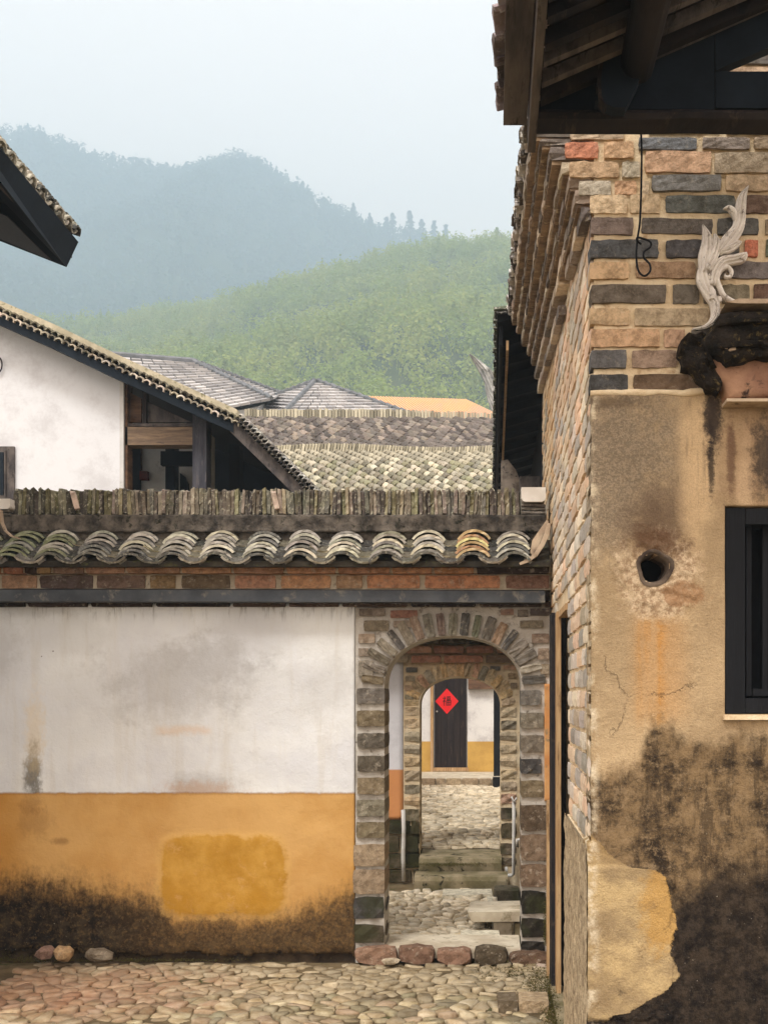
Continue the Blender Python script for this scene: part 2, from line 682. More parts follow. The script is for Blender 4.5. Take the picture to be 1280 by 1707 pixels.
def mat_boundary_plaster():
    n = Nodes("stained_plaster", .95, .12)
    xx, yy, zz = n.xyz(n.co())
    x1 = lambda p: X(p, D1)
    z1 = lambda p: Z(p, D1)
    big = n.noise(1.6, 5, .62)
    med = n.noise(5.5, 5, .7)
    fine = n.noise(38, 4, .75)
    cen = lambda v: n.m('SUBTRACT', v, .5)
    streak = n.noise(1.0, 4, .6, n.scale(n.co(), (9, 1, .9)))
    white = n.mix(n.S(big, .38, .66), C(238, 240, 238), C(224, 226, 228))
    white = n.mix(n.m('MULTIPLY', n.S(streak, .5, .72), .35), white, C(212, 206, 192))
    wob = n.m('MULTIPLY', cen(n.noise(3.2, 6, .75)), 3.2)
    wobf = n.m('MULTIPLY', cen(n.noise(15, 7, .8, n.scale(n.co(), (1, 1, .6)))), 3.6)
    for (cx, cy, rx, rz, k) in ((300, 1140, 105, 62, .75), (360, 1100, 60, 40, .6), (470, 1150, 120, 50, .32), (-10, 1090, 50, 50, .6), (545, 1140, 50, 40, .3), (110, 1060, 80, 30, .35), (330, 1310, 55, 22, .7), (60, 1010, 60, 16, .5), (420, 1060, 70, 40, .4), (150, 1180, 60, 60, .25)):
        white = n.mix(n.m('MULTIPLY', n.blob(xx, zz, x1(cx), z1(cy), rx * D1 / F, rz * D1 / F, .55, wob), k * .72), white, C(176, 174, 172))
    white = n.mix(n.m('MULTIPLY', n.blob(xx, zz, x1(56), z1(1292), .055, .17, .6, wobf), .85), white, C(92, 88, 80))
    white = n.mix(n.m('MULTIPLY', n.blob(xx, zz, x1(58), z1(1225), .06, .25, .6, wobf), .4), white, C(232, 208, 160))
    white = n.mix(n.m('MULTIPLY', n.rect(xx, zz, x1(262), x1(350), z1(1224), z1(1212), .035, n.m('MULTIPLY', cen(med), .15)), .5), white, C(228, 196, 160))
    white = n.mix(n.m('MULTIPLY', n.blob(xx, zz, x1(330), z1(1316), .22, .05, .7, wobf), .5), white, C(186, 140, 96))
    # dark drips just under the gutter
    drip = n.m('MULTIPLY', n.S(zz, z1(1045), z1(1006)), n.S(n.noise(1.0, 5, .7, n.scale(n.co(), (22, 1, 3))), .5, .68))
    white = n.mix(n.m('MULTIPLY', drip, .75), white, C(96, 92, 84))
    ochre = n.mix(n.S(big, .35, .68), C(216, 172, 108), C(200, 152, 86))
    ochre = n.mix(n.m('MULTIPLY', n.S(med, .55, .75), .4), ochre, C(196, 146, 84))
    ochre = n.mix(n.m('MULTIPLY', n.S(xx, x1(90), x1(-10)), .5), ochre, C(190, 130, 44))
    for (cx, cy, rx, rz, k) in ((60, 1370, 26, 22, .3), (100, 1402, 14, 5, .5), (55, 1340, 18, 12, .3)):
        ochre = n.mix(n.m('MULTIPLY', n.blob(xx, zz, x1(cx), z1(cy), rx * D1 / F, rz * D1 / F, .7, wobf), k), ochre, C(120, 84, 46))
    # grime climbing from the ground
    hb = n.curve(xx, [(x1(-150), z1(1440)), (x1(0), z1(1452)), (x1(110), z1(1462)), (x1(200), z1(1478)), (x1(262), z1(1478)), (x1(300), z1(1516)), (x1(420), z1(1520)), (x1(500), z1(1508)), (x1(540), z1(1488)), (x1(600), z1(1478))], x1(-150), x1(600))
    g = n.m('SUBTRACT', hb, zz)
    g = n.m('ADD', g, n.m('MULTIPLY', cen(n.noise(4.2, 6, .78)), .42))
    g = n.m('ADD', g, n.m('MULTIPLY', cen(n.noise(19, 4, .75, n.scale(n.co(), (1.4, 1, .5)))), .22))
    grime = n.mix(n.S(fine, .4, .65), C(84, 66, 44), C(140, 108, 66))
    dark = n.mix(n.S(n.noise(9, 5, .75), .42, .62), C(30, 26, 24), C(66, 56, 42))
    # recently mended rounded patch
    pw = n.m('ADD', n.m('MULTIPLY', cen(n.noise(9, 6, .8)), .12), n.m('MULTIPLY', cen(n.noise(2.3, 3, .6)), .16))
    dx = n.m('DIVIDE', n.m('SUBTRACT', n.m('ADD', xx, pw), x1(372)), 103 * D1 / F)
    dz = n.m('DIVIDE', n.m('SUBTRACT', n.m('ADD', zz, pw), z1(1459)), 66 * D1 / F)
    d4 = n.m('POWER', n.m('ADD', n.m('POWER', n.m('ABSOLUTE', dx), 7), n.m('POWER', n.m('ABSOLUTE', dz), 5)), .2)
    patch = n.m('MULTIPLY', n.S(d4, 1.06, .93), n.m('ADD', n.S(n.noise(6, 6, .8), .32, .52), .3, True))
    rim = n.m('MULTIPLY', n.m('MULTIPLY', n.S(d4, 1.17, 1.06), n.S(d4, .93, 1.0)), n.S(n.noise(9, 4, .7), .3, .6))
    low = n.mix(n.m('MULTIPLY', n.S(g, -.10, .16), .92), ochre, grime)
    heavy = n.m('ADD', n.m('MULTIPLY', n.S(xx, x1(360), x1(120)), .4), .6)
    low = n.mix(n.m('MULTIPLY', n.S(g, .0, .22), heavy), low, dark)
    low = n.mix(n.m('MULTIPLY', n.S(n.noise(24, 5, .8), .50, .64), n.m('MULTIPLY', n.S(g, -.2, .1), .2)), low, C(176, 138, 84))
    low = n.mix(n.m('MULTIPLY', n.S(n.noise(70, 3, .7), .66, .74), n.S(g, .0, .3)), low, C(150, 140, 120))
    low = n.mix(n.m('MULTIPLY', patch, .92), low, n.mix(n.S(n.noise(4.2, 6, .7), .34, .66), C(184, 134, 44), C(206, 158, 72)))
    low = n.mix(n.m('MULTIPLY', rim, .45), low, C(222, 178, 104))
    edge = n.m('ADD', zz, n.m('MULTIPLY', cen(n.noise(7, 7, .85)), .042))
    t = n.S(edge, z1(1323.5), z1(1321))
    col = n.mix(t, low, white)
    line = n.m('MULTIPLY', n.S(edge, z1(1327), z1(1322)), n.S(edge, z1(1319), z1(1322)))
    col = n.mix(n.m('MULTIPLY', line, .5), col, C(140, 96, 50))
    # specks and chips
    col = n.mix(n.m('MULTIPLY', n.S(n.voro(7.5), .045, .03), n.S(n.noise(3), .5, .6)), col, C(84, 66, 50))
    h = n.m('ADD', n.m('MULTIPLY', med, .7), n.m('MULTIPLY', fine, .35))
    h = n.m('SUBTRACT', n.m('ADD', h, n.m('MULTIPLY', patch, .25)), 0.0)
    return n.done(col, h, .5, .02)


def mat_front_plaster():
    n = Nodes("old_lime_render", .96, .1)
    D = 4.785
    xx, yy, zz = n.xyz(n.co())
    x1 = lambda p: X(p, D)
    z1 = lambda p: Z(p, D)
    k_ = D / F
    cen = lambda v: n.m('SUBTRACT', v, .5)
    big = n.noise(2.3, 5, .65)
    med = n.noise(9, 5, .72)
    fine = n.noise(75, 3, .7)
    grit = n.noise(150, 2, .6)
    wob = n.m('MULTIPLY', cen(n.noise(6, 7, .8)), 3.0)
    wob2 = n.m('MULTIPLY', cen(n.noise(17, 7, .82)), 3.4)
    col = n.mix(n.S(big, .36, .66), C(186, 162, 126), C(162, 140, 108))
    col = n.mix(n.m('MULTIPLY', n.S(med, .5, .7), .5), col, C(196, 174, 138))
    B = lambda cx, cy, rx, ry, k, c, s=.5, w=None: n.mix(n.m('MULTIPLY', n.blob(xx, zz, x1(cx), z1(cy), rx * k_, ry * k_, s, wob if w is None else w), k), col, c)
    col = B(1025, 770, 120, 150, .95, n.mix(n.S(fine, .40, .62), C(128, 116, 98), C(152, 136, 114)), .6)
    col = B(1010, 1060, 60, 120, .5, C(150, 130, 100), .6)
    col = B(1100, 860, 50, 60, .6, C(112, 92, 74), .6)
    col = B(1085, 880, 40, 40, .5, C(96, 78, 62), .6)
    col = B(1260, 760, 60, 110, .45, C(138, 104, 80), .6)
    col = B(1160, 760, 26, 150, .8, C(210, 182, 142), .6)
    col = B(1240, 820, 14, 80, .5, C(214, 186, 150), .6)
    col = B(1187, 700, 13, 62, .95, C(60, 52, 48), .45, wob2)
    col = B(1218, 760, 7, 60, .7, C(92, 66, 54), .5, wob2)
    col = B(1275, 760, 24, 60, .9, C(58, 52, 50), .5, wob2)
    col = B(1185, 770, 5, 60, .85, C(48, 42, 40), .5, wob2)
    col = B(1010, 672, 60, 10, .7, C(92, 78, 64), .6, wob2)
    # run marks and hairline soot everywhere
    runs = n.m('MULTIPLY', n.S(n.noise(1.0, 6, .75, n.scale(n.co(), (11, 1, 1.1))), .52, .68), n.S(n.noise(2.2, 4, .7), .4, .6))
    col = n.mix(n.m('MULTIPLY', runs, .55), col, C(112, 96, 76))
    col = n.mix(n.m('MULTIPLY', n.S(n.noise(28, 6, .8), .55, .66), .35), col, C(122, 104, 80))
    # rust run below the hole
    run = n.m('MULTIPLY', n.rect(xx, zz, x1(1066), x1(1104), z1(1225), z1(1028), .035, n.m('MULTIPLY', cen(med), .06)), n.S(n.noise(1, 3, .6, n.scale(n.co(), (16, 1, 1.0))), .28, .6))
    col = n.mix(n.m('MULTIPLY', n.m('MULTIPLY', run, n.S(n.noise(16, 5, .8), .3, .55)), .8), col, C(188, 132, 56))
    col = n.mix(n.m('MULTIPLY', n.rect(xx, zz, x1(1058), x1(1140), z1(1200), z1(1028), .06), .3), col, C(190, 132, 62))
    # pale hacked ring round the hole
    col = n.mix(n.m('MULTIPLY', n.blob(xx, zz, x1(1096), z1(958), 70 * k_, 66 * k_, .3, wob), .75), col, n.mix(n.S(n.noise(40, 4, .75), .42, .6), C(222, 200, 168), C(160, 134, 106)))
    col = B(1135, 990, 34, 20, .8, C(158, 122, 88), .3, wob2)
    col = B(1098, 905, 44, 26, .8, C(92, 66, 48), .5, wob2)
    # rising damp and soot
    hb = n.curve(xx, [(x1(975), z1(1290)), (x1(1020), z1(1275)), (x1(1060), z1(1262)), (x1(1085), z1(1205)), (x1(1105), z1(1195)), (x1(1150), z1(1228)), (x1(1190), z1(1235)), (x1(1215), z1(1218)), (x1(1280), z1(1215)), (x1(1500), z1(1200))], x1(975), x1(1500))
    g = n.m('SUBTRACT', hb, zz)
    g = n.m('ADD', g, n.m('MULTIPLY', cen(n.noise(7, 6, .78)), .2))
    g = n.m('ADD', g, n.m('MULTIPLY', cen(n.noise(26, 4, .75, n.scale(n.co(), (1.4, 1, .5)))), .08))
    vert = n.noise(1.0, 6, .75, n.scale(n.co(), (14, 1, 2.6)))
    soot = n.mix(n.S(n.noise(5, 7, .8), .36, .60), C(48, 40, 32), C(134, 112, 82))
    soot = n.mix(n.m('MULTIPLY', n.S(vert, .48, .62), .65), soot, C(52, 44, 36))
    soot = n.mix(n.m('MULTIPLY', n.S(n.noise(22, 6, .82), .52, .62), .55), soot, C(150, 128, 98))
    col = n.mix(n.S(g, -.02, .07), col, soot)
    vd = n.S(n.m('ADD', n.m('ADD', n.m('MULTIPLY', n.m('SUBTRACT', xx, x1(1105)), .9), n.m('SUBTRACT', z1(1475), zz)), n.m('MULTIPLY', cen(n.noise(4.5, 6, .75)), .55)), .02, .2)
    vd = n.m('MULTIPLY', vd, n.S(zz, z1(1400), z1(1500)))
    blk = n.mix(n.S(n.noise(14, 5, .78), .4, .66), C(20, 19, 21), C(62, 54, 46))
    col = n.mix(n.m('MULTIPLY', vd, .92), col, blk)
    col = n.mix(n.m('MULTIPLY', n.S(n.noise(62, 3, .75), .68, .76), n.S(g, .05, .3)), col, C(150, 142, 128))
    # pale newer mend, low on the corner
    pw = n.m('MULTIPLY', cen(n.noise(16, 7, .82)), .14)
    prof = ((1720, 1000), (1692, 1022), (1688, 1050), (1680, 1060), (1668, 1080), (1655, 1106), (1640, 1120), (1628, 1131), (1610, 1128), (1590, 1119), (1560, 1120), (1548, 1129), (1530, 1127), (1500, 1116), (1485, 1113), (1462, 1108), (1450, 1092), (1446, 1052), (1440, 1038), (1425, 1018), (1405, 1000), (1390, 984), (1370, 978))
    right = n.curve(zz, [(z1(a_), x1(b_)) for a_, b_ in prof], z1(1720), z1(1370))
    pm = n.S(n.m('SUBTRACT', n.m('ADD', right, n.m('MULTIPLY', pw, .6)), xx), -.003, .005)
    pm = n.m('MULTIPLY', pm, n.S(n.m('ADD', zz, n.m('MULTIPLY', pw, .5)), z1(1706), z1(1696)))
    pm = n.m('MULTIPLY', pm, n.S(zz, z1(1380), z1(1400)))
    newr = n.mix(n.S(n.noise(3.6, 5, .7, n.scale(n.co(), (1, 1, 1.8))), .36, .62), C(190, 166, 122), C(150, 130, 98))
    newr = n.mix(n.m('MULTIPLY', n.blob(xx, zz, x1(1105), z1(1510), 34 * k_, 75 * k_, .35, wob), .7), newr, C(182, 140, 72))
    newr = n.mix(n.m('MULTIPLY', n.S(zz, z1(1460), z1(1410)), .6), newr, C(150, 122, 78))
    newr = n.mix(n.m('MULTIPLY', n.S(n.noise(13, 7, .82), .5, .66), .5), newr, C(140, 118, 86))
    col = n.mix(n.m('MULTIPLY', pm, n.m('ADD', n.S(n.noise(9, 6, .8), .3, .5), .35, True)), col, newr)
    # salt bloom down the very corner
    col = n.mix(n.m('MULTIPLY', n.S(xx, x1(1004), x1(984)), n.S(n.noise(12, 5, .7), .45, .65)), col, C(214, 200, 172))
    grain = n.mix(n.S(grit, .3, .7), (.78, .76, .74), (1.14, 1.13, 1.12))
    col = n.mix(.5, col, grain, 'MULTIPLY')
    h = n.m('ADD', n.m('MULTIPLY', med, .8), n.m('ADD', n.m('MULTIPLY', fine, .35), n.m('MULTIPLY', grit, .15)))
    ck = n.cracks(1.9, .60, .66, .007)
    col = n.mix(n.m('MULTIPLY', ck, .4), col, C(96, 80, 62))
    h = n.m('SUBTRACT', n.m('ADD', h, n.m('MULTIPLY', pm, .3)), n.m('MULTIPLY', ck, .8))
    return n.done(col, h, .75, .014)


def mat_far_plaster(name, wz, white=C(232, 230, 226), low=C(226, 160, 100), st=.35):
    """white above the height wz, coloured below"""
    n = Nodes(name, .95, .1)
    xx, yy, zz = n.xyz(n.pos())
    a = n.noise(1.6, 7, .78, n.pos())
    b = n.noise(6, 4, .7, n.pos())
    wht = n.mix(n.m('MULTIPLY', n.S(a, .45, .68), st), white, C(176, 172, 172))
    lo = n.mix(n.m('MULTIPLY', n.S(a, .42, .66), .6), low, n.mix(1.0, low, (.7, .66, .6), 'MULTIPLY'))
    col = n.mix(n.S(zz, wz - .01, wz + .01), lo, wht)
    return n.done(col, b, .4, .01)


def mat_leaf(name, c1, c2, c3):
    n = Nodes(name, .75, .2)
    a = n.noise(.035, 3, .6, n.pos())
    i = n.island()
    col = n.mix(n.S(a, .4, .62), c1, c2)
    col = n.mix(n.m('MULTIPLY', i, .75), col, c3)
    n.done(col)
    tr = n.t.nodes.new("ShaderNodeBsdfTranslucent")
    n.put(tr.inputs[0], col)
    ms = n.t.nodes.new("ShaderNodeMixShader")
    ms.inputs[0].default_value = .42
    n.t.links.new(n.b.outputs[0], ms.inputs[1])
    n.t.links.new(tr.outputs[0], ms.inputs[2])
    n.t.links.new(ms.outputs[0], n.t.nodes["Material Output"].inputs[0])
    return n.mat


M_LEAF_NEAR = mat_leaf("hillside_foliage", (.38, .46, .10, 1), (.50, .52, .14, 1), (.29, .38, .09, 1))
M_LEAF_FAR = mat_leaf("mountain_foliage", (.07, .13, .12, 1), (.10, .16, .13, 1), (.04, .09, .09, 1))  # some of the haze's blue and paleness is put into the leaf colour
M_HILL = mat_simple("hill_earth", (.07, .10, .03, 1), (.10, .12, .05, 1), .05, 1, .2, None, .5)
M_MOUNT = mat_simple("mountain_earth", (.03, .055, .03, 1), (.05, .075, .04, 1), .03, 1, .2, None, .5)
M_TRUNK = mat_simple("bark", (.10, .08, .06, 1), (.06, .05, .04, 1), 2, .9, .3)
M_MOSS = mat_simple("moss", (.085, .09, .02, 1), (.045, .05, .015, 1), 9, 1, .9, (.12, .11, .03, 1), 60, dist=.02)

BLOCKS = [rough_mesh(s, name="brick") for s in range(6)]
set_mat(BLOCKS, M_BRICK)
BLOCKS_SIDE = [rough_mesh(s + 20, 2, 3, 2, .05, .08, name="side_brick") for s in range(5)]
set_mat(BLOCKS_SIDE, M_BRICK_SIDE)
BLOCKS_MOSS = [rough_mesh(s + 40, 3, 2, 2, .05, .12, name="mossy_block") for s in range(4)]
set_mat(BLOCKS_MOSS, M_BRICK_MOSS)


def brick(parent, px0, px1, py0, py1, d, deep=.1, col=None, pool=None, name="brick", rot=0.0, label=None):
    """a brick whose face fills the photo rectangle at distance d"""
    me = random.choice(pool or BLOCKS)
    x0, x1, z0, z1 = X(px0, d), X(px1, d), Z(py1, d), Z(py0, d)
    return put(name, me, None, parent, ((x0 + x1) / 2, d + deep / 2, (z0 + z1) / 2), (0, rot, 0), (x1 - x0, deep, z1 - z0), vary(col or C(128, 116, 100)), label)

# ------------------------------------------------------------------ ground
GREY, DGREY, BLUE, TAN, PEACH, ORG, BRN, OLIVE = C(118, 112, 104), C(78, 76, 76), C(124, 126, 128), C(166, 146, 116), C(208, 176, 134), C(204, 122, 78), C(112, 92, 76), C(126, 112, 82)


def sheet(name, x0, x1, y0, y1, z, mat, n=1, amp=0.0, kind="structure", label=None):
    vs, fs = [], []
    for i in range(n + 1):
        for j in range(n + 1):
            x = x0 + (x1 - x0) * i / n
            y = y0 + (y1 - y0) * j / n
            vs.append((x, y, z + (amp * fbm(x * 1.7, y * 1.7, 3) if amp else 0)))
    for i in range(n):
        for j in range(n):
            a = i * (n + 1) + j
            fs.append((a, a + n + 1, a + n + 2, a + 1))
    me = bpy.data.meshes.new(name)
    me.from_pydata(vs, [], fs)
    me.polygons.foreach_set("use_smooth", [True] * len(me.polygons))
    return put(name, me, mat, kind=kind, label=label)


ground = sheet("ground", -2000, 2000, -100, 2600, -0.42, M_SOIL, 4)


def slab_yard(name, x0, x1, y0, y1, z, label, kind="structure"):
    """a body of earth that carries the cobbles"""
    nx, ny = 40, 40
    vs, fs = [], []
    for i in range(nx + 1):
        for j in range(ny + 1):
            x, y = x0 + (x1 - x0) * i / nx, y0 + (y1 - y0) * j / ny
            vs.append((x, y, z + .012 * fbm(x * 3, y * 3, 1)))
    for i in range(nx):
        for j in range(ny):
            a = i * (ny + 1) + j
            fs.append((a, a + ny + 1, a + ny + 2, a + 1))
    mb = MB().add(vs, fs)
    mb.add([(x0, y0, z - .003), (x1, y0, z - .003), (x1, y0, -.5), (x0, y0, -.5)], [(0, 3, 2, 1)])
    mb.add([(x1, y0, z - .003), (x1, y1, z - .003), (x1, y1, -.5), (x1, y0, -.5)], [(0, 3, 2, 1)])
    return put(name, mb.mesh(name, True, False), M_SOIL, kind=kind, label=label)


yard = slab_yard("front_yard", -6, .405, 4.6, 7.995, -.019, "cobbled lane in front of the white and ochre wall")


def cobble_field(parent, x0, x1, y0, y1, z, size, seed, nbig, cols, aspect=1.1, gap=.006, h=.03, zfun=None, skip=None):
    rd = random.Random(seed)
    cells = voronoi(x0, x1, y0, y1, size, .5, aspect, seed)
    if skip:
        cells = [c for c in cells if not skip(*c[0])]

    def inview(c):
        d = c[0][1]
        px = VX + c[0][0] * F / d
        py = VY + (EYE - z) * F / d
        return -30 < px < 1000 and py < 1740
    cells.sort(key=lambda c: (not inview(c), c[0][1]))
    rest = MB()
    for i, (c, poly) in enumerate(cells):
        zz = z + (zfun(*c) if zfun else 0) + .010 * fbm(c[0] * 2.1, c[1] * 2.1, 5)
        vs, fs = stone_geo(c, poly, zz, h * rd.uniform(.35, 1.3), gap * rd.uniform(.6, 3.0), rd, .14)
        if i < nbig:
            me = bpy.data.meshes.new("cobble")
            me.from_pydata([(v[0] - c[0], v[1] - c[1], v[2] - zz) for v in vs], [], fs)
            me.polygons.foreach_set("use_smooth", [True] * len(me.polygons))
            put("cobble", me, M_COBBLE, parent, (c[0], c[1], zz), color=vary(rd.choice(cols), .16))
        else:
            rest.add(vs, fs)
    if rest.f:
        put("cobble_paving", rest.mesh("cobble_paving", True, False), M_COBBLE, parent, color=cols[0], kind="stuff")


COBC = [C(188, 174, 146), C(168, 154, 126), C(204, 190, 160), C(148, 136, 112), C(178, 160, 134), C(164, 154, 128)]
cobble_field(yard, -3.15, .37, 5.7, 7.93, -.02, .088, 11, 300, COBC, 1.3, .003, .020)

# ------------------------------------------------------------------ boundary wall with the first arch
wall = thing("boundary_wall", "long white and ochre plastered wall with tiled coping and a brick arch gateway", "wall", (-1.7, 8.0, 0))
WX0 = X(-210, D1)


def wall_y(x, z):
    y = 8.0 + .012 * fbm(x * 1.1, z * 1.1, 0) + .004 * fbm(x * 6, z * 6, 2)
    # the mended patch stands slightly proud
    u = abs((x - X(372, 8)) / (105 * 8 / F)) ** 6 + abs((z - Z(1459, 8)) / (68 * 8 / F)) ** 6
    y -= .010 * max(0, min(1, 1.25 - u))
    if z < .09:
        y += (.09 - z) * .35 * (1 + fbm(x * 7, 0, 4))
    return y


def ragged(x, z):
    lim = .035 + .03 * fbm(x * 3.1, 0, 9) + .018 * fbm(x * 14, 0, 2)
    if x < X(130, 8):
        lim += .03
    return z > lim


px_pl = put("plaster_face", grid_mesh(WX0, X(591, 8), 0.0, Z(1006, 8), 210, 130, wall_y, ragged, "plaster_face", 8.07), mat_boundary_plaster(), wall)
core = MB().box(WX0, X(591, 8), 8.06, 8.38, -.4, Z(1000, 8))
core.box(WX0, .415, 8.03, 8.36, Z(1000, 8), 2.92)
put("wall_core", core.mesh("wall_core"), mat_simple("core_earth", C(92, 76, 58), C(58, 48, 38), 6, 1, .9, C(40, 34, 30), 40), wall)

# arch backing of mortar
AX, AA, AB, AZ = X(754.5, D1), 114 * D1 / F, 83 * D1 / F, Z(1143, D1)


def arch_body(cx, a, b, zs, x0, x1, z0, z1, y0, y1, n=36, p=2.15):
    mb = MB()
    mb.box(x0, cx - a, y0, y1, z0, z1)
    mb.box(cx + a, x1, y0, y1, z0, z1)
    pts = []
    for i in range(n + 1):
        t = math.pi * (1 - i / n)
        c_, s_ = math.cos(t), math.sin(t)
        pts.append((cx + a * math.copysign(abs(c_) ** (2 / p), c_), zs + b * abs(s_) ** (2 / p)))
    for i in range(n):
        (xa, za), (xb, zb) = pts[i], pts[i + 1]
        if xb - xa < 1e-5:
            continue
        mb.add([(xa, y0, za), (xb, y0, zb), (xb, y0, z1), (xa, y0, z1), (xa, y1, za), (xb, y1, zb), (xb, y1, z1), (xa, y1, z1)],
               [(0, 1, 2, 3), (7, 6, 5, 4), (0, 4, 5, 1), (3, 2, 6, 7)])
    return mb


put("arch_masonry", arch_body(AX, AA, AB, AZ, X(592, 8), .415, -.35, Z(1004, 8), 8.012, 8.37).mesh("arch_masonry", False, False), M_MORTAR_GREY, wall)


def voussoirs(parent, cx, a, b, zs, rl, y0, deep, n, th, cols, pool=None, skipends=0.0):
    p = 2.15
    ts = [math.pi * (1 - q / 400) for q in range(401)]

    def mid(t_):
        c_, s_ = math.cos(t_), max(0.0, math.sin(t_))
        return Vector(((a + rl / 2) * math.copysign(abs(c_) ** (2 / p), c_), (b + rl / 2) * s_ ** (2 / p)))
    acc = [0.0]
    for q in range(400):
        acc.append(acc[-1] + (mid(ts[q + 1]) - mid(ts[q])).length)
    for i in range(n):
        t = float(np.interp(acc[-1] * (i + .5) / n, acc, ts))

        def pt(t_, e):
            c_, s_ = math.cos(t_), math.sin(t_)
            return Vector((cx + (a + e) * math.copysign(abs(c_) ** (2 / p), c_), zs + (b + e) * abs(s_) ** (2 / p)))
        q0, q1 = pt(t, 0.006), pt(t, rl * random.uniform(.93, 1.05))
        m_ = (q0 + q1) / 2
        tg = (pt(t - .02, rl / 2) - pt(t + .02, rl / 2)).normalized()
        nrm = Vector((-tg.y, tg.x))
        if nrm.dot(m_ - Vector((cx, zs))) < 0:
            nrm = -nrm
        ang = math.atan2(nrm.x, nrm.y)    # turn about y so local z lies along the normal
        L = (q1 - q0).length
        put("voussoir", random.choice(pool or BLOCKS), None, parent, (m_.x, y0 + deep / 2, m_.y), (0, ang + random.uniform(-.05, .05), 0),
            (th * random.uniform(.82, 1.15), deep, L), vary(cols[i % len(cols)] if len(cols) > 4 else random.choice(cols), .15))


VCOL = [OLIVE, C(132, 124, 110), C(110, 100, 84), C(142, 132, 114), C(96, 92, 86), C(128, 118, 102), C(138, 118, 98), C(124, 118, 106), C(128, 110, 98), C(124, 120, 102), C(92, 90, 86), C(112, 116, 96), C(116, 108, 98), C(176, 142, 108), C(94, 92, 88), C(130, 120, 106), C(122, 116, 104), C(158, 148, 130), C(98, 94, 88)]
voussoirs(wall, AX, AA, AB, AZ, 40 * D1 / F, 7.985, .385, 19, 14 * D1 / F, VCOL)

PIER = [OLIVE, C(132, 118, 92), GREY, C(102, 94, 80), C(124, 108, 84), C(136, 128, 108), OLIVE]
y = 1147
i = 0
while y < 1568:
    h = random.uniform(25, 29) if y < 1400 else random.uniform(32, 42)
    g = random.uniform(8, 12) if y < 1400 else random.uniform(3, 6)
    if y + h > 1574:
        h = 1574 - y
    if h > 8:
        x0 = 594 + random.uniform(-1, 2) if y < 1400 else 589 + random.uniform(-2, 3)
        c = random.choice(PIER) if y < 1480 else random.choice([C(96, 82, 66), C(84, 72, 58), DGREY])
        if 1380 < y < 1480:
            c = random.choice([C(160, 138, 108), C(142, 122, 96), C(128, 110, 88)])
        brick(wall, x0, 641.5, y, y + h, 7.988, .384, c, BLOCKS if y < 1480 else BLOCKS_MOSS)
    y += h + g
    i += 1
y = 1150
while y < 1585:
    h = random.uniform(25, 29) if y < 1330 else random.uniform(34, 46)
    g = random.uniform(8, 12) if y < 1330 else random.uniform(2, 5)
    if y + h > 1588:
        h = 1588 - y
    if h > 8:
        c = random.choice([GREY, DGREY, OLIVE, C(128, 118, 100), C(140, 128, 106)])
        if y > 1330:
            c = random.choice([C(136, 112, 86), C(120, 98, 74), C(104, 86, 66)])
        if y > 1475:
            c = random.choice([C(52, 46, 38), C(44, 40, 34), C(60, 52, 40)])
        brick(wall, 867.5, (904 if y < 1330 else 911) + random.uniform(-3, 3), y, y + h, 7.988, .384, c, BLOCKS if y < 1475 else BLOCKS_MOSS)
    y += h + g
# orange rendered strip between the pier and the side wall
put("render_strip", grid_mesh(X(907, 8), .416, Z(1335, 8), Z(1140, 8), 4, 40, lambda x, z: 7.985 + .006 * fbm(x * 9, z * 9, 3), lambda x, z: True, "render_strip", 8.02), mat_simple("orange_render", C(206, 164, 112), C(196, 138, 84), 7, .95, .5, C(150, 128, 98)), wall)
# spandrels
for (a, b, c_, d_, col) in ((606, 648, 1034, 1052, C(136, 122, 100)), (597, 625, 1056, 1072, C(150, 132, 108)), (597, 614, 1080, 1094, C(142, 128, 112)), (597, 622, 1100, 1128, C(150, 142, 124)),
                            (650, 696, 1017, 1030, C(150, 100, 78)), (598, 642, 1014, 1027, C(128, 112, 96)), (655, 690, 1034, 1046, C(138, 122, 104)),
                            (866, 905, 1034, 1047, C(130, 118, 98)), (886, 915, 1056, 1072, C(140, 116, 96)), (896, 915, 1080, 1100, C(150, 128, 104)), (862, 880, 1016, 1028, C(118, 108, 96)),
                            (883, 916, 1014, 1026, C(96, 86, 80)), (900, 915, 1106, 1124, C(156, 138, 112)), (834, 856, 1015, 1025, C(140, 110, 90))):
    brick(wall, a, b, c_, d_, 7.992, .05, col)
# bricks tucked below the gutter, its shadow put into their dark colour
x = -60
while x < 915:
    w = random.uniform(70, 130)
    brick(wall, x, min(x + w, 917), 1003, 1011.5, 7.965, .1, random.choice([C(72, 60, 54), C(92, 74, 62), C(60, 52, 50)]))
    x += w + 5
# corbelled brick courses
cA = [(-75, -5, C(190, 140, 96)), (3, 62, C(190, 142, 98)), (66, 156, C(98, 80, 72)), (161, 243, C(128, 104, 84)), (250, 293, C(156, 124, 76)), (302, 384, C(118, 100, 72)), (391, 460, C(186, 132, 92)), (468, 552, C(190, 134, 82)), (560, 604, C(180, 140, 96)), (611, 700, C(196, 132, 76)), (707, 834, C(196, 128, 72)), (842, 916, C(142, 104, 80))]
for (a, b, c_) in cA:
    brick(wall, a, b, 958.5, 981, 7.93, .2, c_)
cB = [(-75, 2, C(186, 120, 72)), (5, 38, C(190, 116, 68)), (41, 60, C(80, 62, 50)), (62, 84, C(174, 138, 82)), (88, 140, C(138, 108, 84)), (143, 208, C(176, 130, 96)), (211, 300, C(180, 132, 92)), (303, 386, C(190, 136, 88)), (389, 474, C(178, 128, 90)), (477, 560, C(192, 134, 82)), (563, 650, C(178, 124, 84)), (653, 720, C(184, 128, 78)), (723, 790, C(190, 130, 74)), (793, 916, C(66, 54, 48))]
for (a, b, c_) in cB:
    brick(wall, a, b, 934, 956, 7.86, .26, c_)
